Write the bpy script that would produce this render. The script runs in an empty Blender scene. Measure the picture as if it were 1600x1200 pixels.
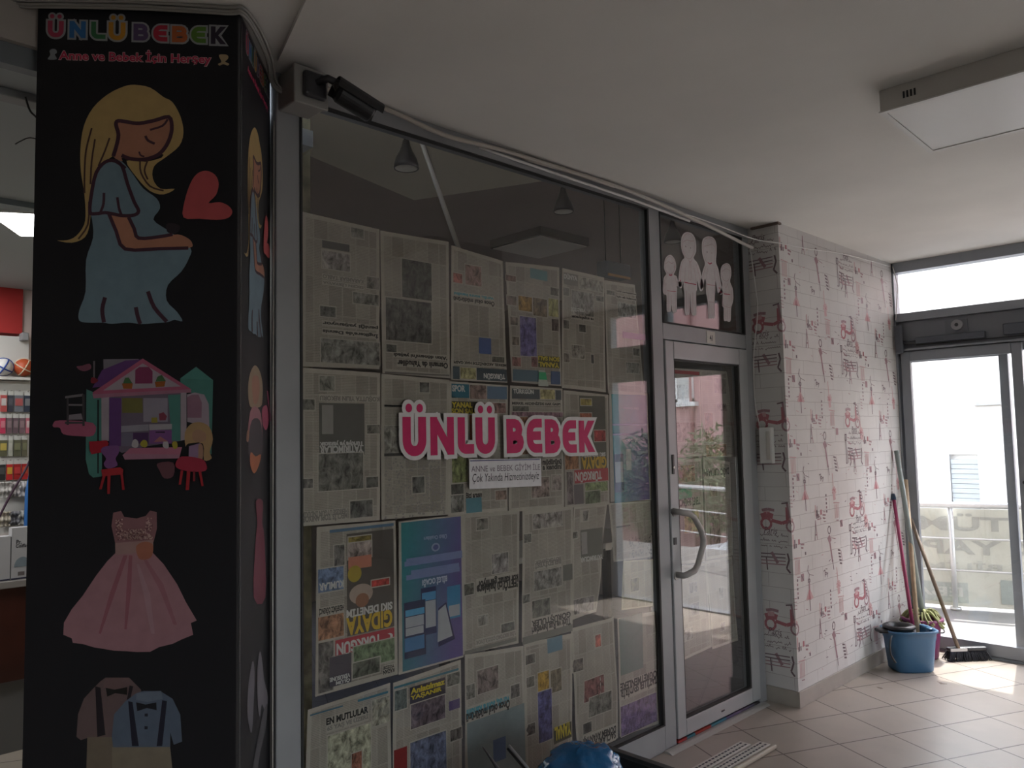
import bpy, bmesh, math, random
from mathutils import Vector, Matrix, noise
from mathutils.geometry import tessellate_polygon
C = bpy.context.scene.collection
S = bpy.context.scene
# ---------------------------------------------------------------- camera, world, sun, exposure
cam_data = bpy.data.cameras.new('camera'); cam = bpy.data.objects.new('camera', cam_data); C.objects.link(cam)
cam_data.sensor_width = 36; cam_data.lens = 1224.65/1600*36; cam_data.clip_start = .02; cam_data.clip_end = 200
FWD = Vector((0.6956361, 0.7151862, 0.06781682)); RGT = Vector((0.71766346, -0.69608218, -0.02070649)); UPV = Vector((-0.03239708, -0.06307384, 0.99748289))
cm = Matrix((RGT, UPV, -FWD)).transposed().to_4x4(); cm.translation = (0, 0, 1.545); cam.matrix_world = cm
S.camera = cam
S.view_settings.view_transform = 'Standard'; S.view_settings.look = 'None'; S.view_settings.gamma = 1; S.view_settings.use_curve_mapping = False
S.view_settings.exposure = 0.85
w = bpy.data.worlds.new('world'); S.world = w; w.use_nodes = True
nt = w.node_tree; bg = nt.nodes['Background']
sky = nt.nodes.new('ShaderNodeTexSky'); sky.sky_type = 'NISHITA'; sky.sun_disc = False; sky.sun_elevation = math.radians(58); sky.sun_rotation = math.radians(90)
hs = nt.nodes.new('ShaderNodeHueSaturation'); hs.inputs['Saturation'].default_value = .35
nt.links.new(sky.outputs[0], hs.inputs['Color']); nt.links.new(hs.outputs[0], bg.inputs[0]); bg.inputs[1].default_value = 1.15
sun_d = bpy.data.lights.new('sun', 'SUN'); sun_d.energy = 7; sun_d.angle = math.radians(.6); sun_d.color = (1, .97, .93)
sun = bpy.data.objects.new('sun', sun_d); C.objects.link(sun); sun.location = (14, 3, 14)
sd = Vector((-1, -.2, -2.0)); sun.rotation_euler = sd.to_track_quat('-Z', 'Y').to_euler()

# ---------------------------------------------------------------- helpers
R_ = random.Random(7)
def tag(o, label=None, cat=None, group=None, kind=None):
    if label: o['label'] = label
    if cat: o['category'] = cat
    if group: o['group'] = group
    if kind: o['kind'] = kind
    return o
def thing(name, label, cat, loc=(0, 0, 0), rz=0, group=None):
    o = bpy.data.objects.new(name, None); C.objects.link(o); o.location = loc; o.rotation_euler = (0, 0, rz); o.empty_display_size = .1
    return tag(o, label, cat, group)
MATS = {}
def mat(name, col, rough=.6, metal=0, nz=0, nscale=8, bump=0, bscale=60, emit=0, alpha=1, spec=.5, trans=0):
    if name in MATS: return MATS[name]
    m = bpy.data.materials.new(name); m.use_nodes = True; t = m.node_tree; b = t.nodes['Principled BSDF']
    b.inputs['Base Color'].default_value = (*col, 1); b.inputs['Roughness'].default_value = rough; b.inputs['Metallic'].default_value = metal
    b.inputs['Specular IOR Level'].default_value = spec; b.inputs['Alpha'].default_value = alpha; b.inputs['Transmission Weight'].default_value = trans
    if emit: b.inputs['Emission Color'].default_value = (*col, 1); b.inputs['Emission Strength'].default_value = emit
    if nz or bump: tc = t.nodes.new('ShaderNodeTexCoord')
    if nz:
        n = t.nodes.new('ShaderNodeTexNoise'); n.inputs['Scale'].default_value = nscale; n.inputs['Detail'].default_value = 4
        r = t.nodes.new('ShaderNodeMapRange'); r.inputs['From Min'].default_value = .3; r.inputs['From Max'].default_value = .7; r.inputs['To Min'].default_value = 1-nz; r.inputs['To Max'].default_value = 1+nz*.4
        x = t.nodes.new('ShaderNodeMix'); x.data_type = 'RGBA'; x.blend_type = 'MULTIPLY'; x.inputs[0].default_value = 1; x.inputs[6].default_value = (*col, 1)
        t.links.new(tc.outputs['Object'], n.inputs['Vector']); t.links.new(n.outputs[0], r.inputs['Value']); t.links.new(r.outputs[0], x.inputs[7]); t.links.new(x.outputs[2], b.inputs['Base Color'])
    if bump:
        n = t.nodes.new('ShaderNodeTexNoise'); n.inputs['Scale'].default_value = bscale; bp = t.nodes.new('ShaderNodeBump'); bp.inputs['Strength'].default_value = bump; bp.inputs['Distance'].default_value = .01
        t.links.new(tc.outputs['Object'], n.inputs['Vector']); t.links.new(n.outputs[0], bp.inputs['Height']); t.links.new(bp.outputs[0], b.inputs['Normal'])
    MATS[name] = m; return m
def attr_mat(name, rough=.55, kind='ink', spec=.4):
    if name in MATS: return MATS[name]
    m = bpy.data.materials.new(name); m.use_nodes = True; t = m.node_tree; b = t.nodes['Principled BSDF']; b.inputs['Roughness'].default_value = rough; b.inputs['Specular IOR Level'].default_value = spec
    a = t.nodes.new('ShaderNodeAttribute'); a.attribute_name = 'tint'; tc = t.nodes.new('ShaderNodeTexCoord')
    L = t.links.new
    def nd(k, **kw):
        n = t.nodes.new(k)
        for q, v in kw.items(): setattr(n, q, v)
        return n
    def mul(fac_socket, c1=None):
        x = nd('ShaderNodeMix', data_type='RGBA', blend_type='MULTIPLY'); x.inputs[0].default_value = 1
        L(c1 or a.outputs['Color'], x.inputs[6]); L(fac_socket, x.inputs[7]); return x.outputs[2]
    if kind == 'ink':
        n = nd('ShaderNodeTexNoise'); n.inputs['Scale'].default_value = 30; L(tc.outputs['Object'], n.inputs['Vector'])
        r = nd('ShaderNodeMapRange'); r.inputs['To Min'].default_value = .85; r.inputs['To Max'].default_value = 1.12; L(n.outputs[0], r.inputs[0]); out = mul(r.outputs[0])
    elif kind == 'photo':
        mp = nd('ShaderNodeMapping'); mp.inputs['Scale'].default_value = (1, 1, .7); L(tc.outputs['Object'], mp.inputs[0])
        n = nd('ShaderNodeTexNoise'); n.inputs['Scale'].default_value = 38; n.inputs['Detail'].default_value = 5; n.inputs['Roughness'].default_value = .65; n.inputs['Distortion'].default_value = .6; L(mp.outputs[0], n.inputs['Vector'])
        r = nd('ShaderNodeMapRange'); r.inputs['From Min'].default_value = .35; r.inputs['From Max'].default_value = .68; r.inputs['To Min'].default_value = .3; r.inputs['To Max'].default_value = 1.9; L(n.outputs[0], r.inputs[0]); out = mul(r.outputs[0])
    else:  # columns of newsprint
        sp = nd('ShaderNodeSeparateXYZ'); L(tc.outputs['Object'], sp.inputs[0])
        cb = nd('ShaderNodeCombineXYZ'); L(sp.outputs[0], cb.inputs[0]); L(sp.outputs[2], cb.inputs[1])
        bk = nd('ShaderNodeTexBrick', offset=.4, offset_frequency=1); bk.inputs['Scale'].default_value = 1; bk.inputs['Brick Width'].default_value = .058; bk.inputs['Row Height'].default_value = .085; bk.inputs['Mortar Size'].default_value = .0028; bk.inputs['Mortar Smooth'].default_value = .2
        bk.inputs['Color1'].default_value = (.72, .72, .72, 1); bk.inputs['Color2'].default_value = (.93, .93, .93, 1); bk.inputs['Mortar'].default_value = (1, 1, 1, 1)
        mp = nd('ShaderNodeMapping'); mp.inputs['Rotation'].default_value = (0, 0, math.pi/2); L(cb.outputs[0], mp.inputs[0]); 
        bk.inputs['Brick Width'].default_value = .13; bk.inputs['Row Height'].default_value = .056; L(mp.outputs[0], bk.inputs['Vector'])
        wv = nd('ShaderNodeTexWave', wave_type='BANDS', bands_direction='Y'); wv.inputs['Scale'].default_value = 58; wv.inputs['Distortion'].default_value = 0; L(cb.outputs[0], wv.inputs['Vector'])
        n = nd('ShaderNodeTexNoise'); n.inputs['Scale'].default_value = 1; m2 = nd('ShaderNodeMapping'); m2.inputs['Scale'].default_value = (160, 260, 1); L(cb.outputs[0], m2.inputs[0]); L(m2.outputs[0], n.inputs['Vector'])
        ad = nd('ShaderNodeMath', operation='MULTIPLY'); L(wv.outputs[1], ad.inputs[0]); L(n.outputs[0], ad.inputs[1])
        r = nd('ShaderNodeMapRange'); r.inputs['To Min'].default_value = 1.08; r.inputs['To Max'].default_value = .62; r.inputs['From Max'].default_value = .7; L(ad.outputs[0], r.inputs[0])
        n3 = nd('ShaderNodeTexNoise'); n3.inputs['Scale'].default_value = 9; L(tc.outputs['Object'], n3.inputs['Vector'])
        r3 = nd('ShaderNodeMapRange'); r3.inputs['From Min'].default_value = .3; r3.inputs['From Max'].default_value = .7; r3.inputs['To Min'].default_value = .88; r3.inputs['To Max'].default_value = 1.08; L(n3.outputs[0], r3.inputs[0])
        out = mul(r3.outputs[0], mul(r.outputs[0], mul(bk.outputs[0])))
    L(out, b.inputs['Base Color']); MATS[name] = m
    if kind != 'ink':   # thin newsprint lets some light through
        tr = nd('ShaderNodeBsdfTranslucent'); L(out, tr.inputs[0]); mx = nd('ShaderNodeMixShader'); mx.inputs[0].default_value = .06
        L(b.outputs[0], mx.inputs[1]); L(tr.outputs[0], mx.inputs[2]); L(mx.outputs[0], t.nodes['Material Output'].inputs[0])
    return m
def glass_mat(name, tint=(.965, .965, .96), base=.055, rough=0):
    if name in MATS: return MATS[name]
    m = bpy.data.materials.new(name); m.use_nodes = True; t = m.node_tree; t.nodes.remove(t.nodes['Principled BSDF']); L = t.links.new
    tr = t.nodes.new('ShaderNodeBsdfTransparent'); tr.inputs[0].default_value = (*tint, 1); gl = t.nodes.new('ShaderNodeBsdfAnisotropic') if False else t.nodes.new('ShaderNodeBsdfGlossy'); gl.inputs['Roughness'].default_value = rough
    lw = t.nodes.new('ShaderNodeLayerWeight'); lw.inputs['Blend'].default_value = .5
    pw = t.nodes.new('ShaderNodeMath'); pw.operation = 'POWER'; pw.inputs[1].default_value = 4.5; ma = t.nodes.new('ShaderNodeMath'); ma.operation = 'MULTIPLY_ADD'; ma.inputs[1].default_value = .9; ma.inputs[2].default_value = base
    L(lw.outputs['Facing'], pw.inputs[0]); L(pw.outputs[0], ma.inputs[0]); mx = t.nodes.new('ShaderNodeMixShader'); L(ma.outputs[0], mx.inputs[0]); L(tr.outputs[0], mx.inputs[1]); L(gl.outputs[0], mx.inputs[2]); L(mx.outputs[0], t.nodes['Material Output'].inputs[0])
    MATS[name] = m; return m

def wmat(o): return o.matrix_basis if o.parent is None else wmat(o.parent) @ o.matrix_basis
class MB:
    """collects geometry, links it as ONE mesh object"""
    def __init__(s): s.v = []; s.f = []; s.m = []; s.c = []; s.sm = []
    def add(s, vs, fs, mi=0, col=(.5, .5, .5), smooth=False):
        k = len(s.v); s.v += [tuple(v) for v in vs]
        for f in fs: s.f.append([i+k for i in f]); s.m.append(mi); s.c.append(col); s.sm.append(smooth)
        return s
    def box(s, x0, x1, y0, y1, z0, z1, mi=0, col=(.5, .5, .5), M=None, taper=None):
        vs = [Vector((x, y, z)) for z in (z0, z1) for y in (y0, y1) for x in (x0, x1)]
        if taper:
            cx, cy = (x0+x1)/2, (y0+y1)/2
            for v in vs[:4]: v.x = cx+(v.x-cx)*taper; v.y = cy+(v.y-cy)*taper
        if M: vs = [M @ v for v in vs]
        return s.add(vs, [(0, 2, 3, 1), (4, 5, 7, 6), (0, 1, 5, 4), (2, 6, 7, 3), (0, 4, 6, 2), (1, 3, 7, 5)], mi, col)
    def tube(s, pts, r, n=10, mi=0, col=(.5, .5, .5), cap=True, smooth=True):
        pts = [Vector(p) for p in pts]; rs = r if isinstance(r, (list, tuple)) else [r]*len(pts)
        k = len(s.v); N = len(pts); up = None
        for i, p in enumerate(pts):
            d = (pts[min(i+1, N-1)]-pts[max(i-1, 0)]).normalized()
            if up is None: up = d.orthogonal().normalized()
            a = (up-d*up.dot(d)); a = a.normalized() if a.length > 1e-6 else d.orthogonal().normalized(); up = a; b = d.cross(a)
            for j in range(n):
                t = 2*math.pi*j/n; s.v.append(tuple(p+(a*math.cos(t)+b*math.sin(t))*rs[i]))
        for i in range(N-1):
            for j in range(n):
                s.f.append([k+i*n+j, k+i*n+(j+1) % n, k+(i+1)*n+(j+1) % n, k+(i+1)*n+j]); s.m.append(mi); s.c.append(col); s.sm.append(smooth)
        if cap:
            for e in (range(n-1, -1, -1), range((N-1)*n, N*n)):
                s.f.append([k+i for i in e]); s.m.append(mi); s.c.append(col); s.sm.append(False)
        return s
    def lathe(s, prof, n=24, c=(0, 0, 0), sx=1, sy=1, mi=0, col=(.5, .5, .5), smooth=True, cap=(False, False), sq=0):
        k = len(s.v)
        for r, z in prof:
            for j in range(n):
                t = 2*math.pi*j/n; ct, st = math.cos(t), math.sin(t)
                if sq: e = 2/(2+sq*6); ct = math.copysign(abs(ct)**e, ct); st = math.copysign(abs(st)**e, st)
                s.v.append((c[0]+ct*r*sx, c[1]+st*r*sy, c[2]+z))
        for i in range(len(prof)-1):
            for j in range(n):
                s.f.append([k+i*n+j, k+i*n+(j+1) % n, k+(i+1)*n+(j+1) % n, k+(i+1)*n+j]); s.m.append(mi); s.c.append(col); s.sm.append(smooth)
        if cap[0]: s.f.append([k+j for j in range(n-1, -1, -1)]); s.m.append(mi); s.c.append(col); s.sm.append(False)
        if cap[1]: q = k+(len(prof)-1)*n; s.f.append([q+j for j in range(n)]); s.m.append(mi); s.c.append(col); s.sm.append(False)
        return s
    def build(s, name, mats, parent=None, loc=None, M=None, bevel=0, recenter=True, seg=2):
        mats = mats if isinstance(mats, (list, tuple)) else [mats]
        me = bpy.data.meshes.new(name)
        vs = [Vector(v) for v in s.v]
        if M: vs = [M @ v for v in vs]
        off = Vector((0, 0, 0))
        if parent is None and recenter and vs:
            off = Vector(((min(v.x for v in vs)+max(v.x for v in vs))/2, (min(v.y for v in vs)+max(v.y for v in vs))/2, min(v.z for v in vs)))
            vs = [v-off for v in vs]
        elif parent is not None and not M:
            inv = wmat(parent).inverted(); vs = [inv @ v for v in vs]
        me.from_pydata([tuple(v) for v in vs], [], s.f)
        for m in mats: me.materials.append(m)
        me.polygons.foreach_set('material_index', s.m); me.polygons.foreach_set('use_smooth', s.sm)
        at = me.color_attributes.new('tint', 'FLOAT_COLOR', 'CORNER'); buf = []
        for p, cc in zip(me.polygons, s.c):
            buf += [cc[0], cc[1], cc[2], 1]*p.loop_total
        at.data.foreach_set('color', buf); me.update()
        o = bpy.data.objects.new(name, me); C.objects.link(o); o.location = off if loc is None else loc
        if parent is not None: o.parent = parent
        if bevel:
            b = o.modifiers.new('bevel', 'BEVEL'); b.width = bevel; b.segments = seg; b.limit_method = 'ANGLE'; b.angle_limit = math.radians(40)
        return o
# parts are modelled in world coordinates and stored relative to their thing
def struct(name, mb, mats, bevel=0): return tag(mb.build(name, mats, bevel=bevel), kind='structure')
def copy_tree(o, parent=None):
    c = o.copy(); C.objects.link(c)
    if parent: c.parent = parent
    for ch in list(o.children): copy_tree(ch, c)
    return c

# text to triangles (built-in font)
_tc = {}
def text_tris(s, bold=.02):
    if (s, bold) in _tc: return _tc[(s, bold)]
    cu = bpy.data.curves.new('t', 'FONT'); cu.body = s; cu.offset = bold; cu.resolution_u = 3
    ob = bpy.data.objects.new('t', cu); C.objects.link(ob); dg = bpy.context.evaluated_depsgraph_get(); dg.update()
    me = bpy.data.meshes.new_from_object(ob.evaluated_get(dg)); vs = [(v.co.x, v.co.y) for v in me.vertices]; fs = [list(p.vertices) for p in me.polygons]
    bpy.data.objects.remove(ob); bpy.data.meshes.remove(me)
    if not vs: vs = [(0, 0), (1, 0), (1, 1)]; fs = [[0, 1, 2]]
    x0, x1 = min(v[0] for v in vs), max(v[0] for v in vs); y0, y1 = min(v[1] for v in vs), max(v[1] for v in vs)
    vs = [((x-x0)/(x1-x0), (y-y0)/(y1-y0)) for x, y in vs]
    _tc[(s, bold)] = (vs, fs, (x1-x0)/(y1-y0)); return _tc[(s, bold)]
def put_text(mb, s, fn, x0, z0, x1, z1, mi=0, col=(0, 0, 0), flip=False, bold=.02, shear=0, mirror=False):
    vs, fs, _ = text_tris(s, bold); out = []
    for u, v in vs:
        u2 = u+shear*(v-.5)
        if flip: u2, v = 1-u2, 1-v
        if mirror: u2 = 1-u2
        out.append(fn(x0+(x1-x0)*u2, z0+(z1-z0)*v))
    mb.add(out, fs, mi, col)
# chunky stroke lettering, drawn in a box
def arc(cx, cy, rx, ry, a0, a1, n=6): return [(cx+rx*math.cos(math.radians(a0+(a1-a0)*i/n)), cy+ry*math.sin(math.radians(a0+(a1-a0)*i/n))) for i in range(n+1)]
def glyph_strokes(g, W, H, w):
    h = w/2; l, r, b, t = h, W-h, h, H-h; m = H/2; rr = min(W, H)*.5-h
    rc = min(rr, .30*W)
    if g in ('UU', 'U'): return [[(l, H)]+arc(l+rc, b+rc*1.2, rc, rc*1.2, 180, 270)+arc(r-rc, b+rc*1.2, rc, rc*1.2, 270, 360)+[(r, H)]]
    if g == 'N': return [[(l, 0), (l, H)], [(r, 0), (r, H)], [(l, H-h*.6), (r, h*.6)]]
    if g == 'L': return [[(l, H)]+arc(l+rc, b+rc, rc, rc, 180, 270)+[(W, b)]]
    if g == 'B':
        k = (t-m)/2
        return [[(l, 0), (l, H)], [(l, t), (r-k-h*.4, t)]+arc(r-k-h*.4, m+k, k, k, 90, -90)+[(l, m)], [(l, m), (r-k, m)]+arc(r-k, b+k, k, k, 90, -90)+[(l, b)]]
    if g == 'E':
        k = min(rc*1.3, (t-b)/2)
        return [[(W, t)]+arc(l+k, t-k, k, k, 90, 180)+arc(l+k, b+k, k, k, 180, 270)+[(W, b)], [(l, m), (W-h*.4, m)]]
    if g == 'K': return [[(l, 0), (l, H)]]
def ribbon(path, w, ext):
    """one strip of quads of constant width along a path, mitred at the bends"""
    P = [Vector(p) for p in path]; P = [p for i, p in enumerate(P) if i == 0 or (p-P[i-1]).length > 1e-5]; n = len(P)
    if n < 2: return [], []
    P[0] = P[0]-(P[1]-P[0]).normalized()*ext; P[-1] = P[-1]+(P[-1]-P[-2]).normalized()*ext; vs = []
    for i in range(n):
        d0 = (P[i]-P[i-1]).normalized() if i else (P[1]-P[0]).normalized(); d1 = (P[i+1]-P[i]).normalized() if i < n-1 else d0
        t = d0+d1; t = t.normalized() if t.length > 1e-4 else d0; nn = Vector((-t.y, t.x)); k = 1/max(.45, nn.dot(Vector((-d0.y, d0.x)))); vs += [P[i]-nn*w/2*k, P[i]+nn*w/2*k]
    return vs, [(2*i, 2*i+2, 2*i+3, 2*i+1) for i in range(n-1)]
def put_glyph(mb, g, fn, x0, z0, x1, z1, wst, outl, colin, colout, mi=0, lift=.0006, idx=0):
    W, H = x1-x0, z1-z0; e = .00003
    for w_, e_, col, ly in ((wst+2*outl, outl, colout, 0), (wst, 0, colin, 1)):
        k = 0
        for path in glyph_strokes(g, W, H, wst):
            vs, fs = ribbon(path, w_, e_); k += 1
            mb.add([fn(x0+p.x, z0+p.y, ly*lift+e*k+(e*4*(idx % 2))) for p in vs], fs, mi, col)
        if g == 'K':
            ww = wst*1.28; x_ = e_*1.25
            for q in ([(wst*.5-0*x_, H/2-wst*.15-e_*.6), (wst*.5+ww*.75+x_, H/2-wst*.15-e_*.6), (W+x_, H+e_), (W-ww-x_, H+e_)], [(wst*.5, H/2+wst*.15+e_*.6), (wst*.5+ww*.75+x_, H/2+wst*.15+e_*.6), (W+x_, -e_), (W-ww-x_, -e_)]):
                k += 1; mb.add([fn(x0+a, z0+b, ly*lift+e*k+e*4*(idx % 2)) for a, b in q], [(0, 1, 2, 3)], mi, col)
        if g == 'UU':
            for cx in (W*.27, W*.73):
                k += 1; rx, rz = W*.14+e_, W*.15+e_
                mb.add([fn(x0+cx+rx*math.cos(q*math.pi/8), z1+W*.30+rz*math.sin(q*math.pi/8), ly*lift+e*k+e*4*(idx % 2)) for q in range(16)], [list(range(16))], mi, col)
def smooth_closed(pts, closed=True, k=3):
    n = len(pts); out = []
    for i in range(n if closed else n-1):
        g = lambda j: pts[j % n] if closed else pts[max(0, min(n-1, j))]
        p0, p1, p2, p3 = g(i-1), g(i), g(i+1), g(i+2)
        for s in range(k):
            t = s/k
            out.append(tuple(.5*((2*p1[a])+(-p0[a]+p2[a])*t+(2*p0[a]-5*p1[a]+4*p2[a]-p3[a])*t*t+(-p0[a]+3*p1[a]-3*p2[a]+p3[a])*t**3) for a in (0, 1)))
    if not closed: out.append(tuple(pts[-1]))
    return out
def fill_poly(mb, pts, fn, lift, col, mi=0):
    tr = tessellate_polygon([[Vector((p[0], p[1], 0)) for p in pts]])
    mb.add([fn(p[0], p[1], lift) for p in pts], [list(t) for t in tr], mi, col)
def draw_art(mb, shapes, fn, scale=.001, mi=0, lift0=.0004, step=.00012, inkk=.72):
    # kind 1 = smooth filled outline, 2 = straight filled outline, 0 = brush line of given width (mm)
    for i, s in enumerate(shapes):
        pts = [(p[0]*scale, p[1]*scale) for p in s[1]]; col = tuple(c/100*inkk for c in s[2]); lf = lift0+i*step
        if s[3] == 0:
            vs, fs = ribbon(smooth_closed(pts, False), s[4]*.00116, 0); mb.add([fn(q.x, q.y, lf) for q in vs], fs, mi, col)
        else:
            fill_poly(mb, smooth_closed(pts) if s[3] == 1 else pts, fn, lf, col, mi)

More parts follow.
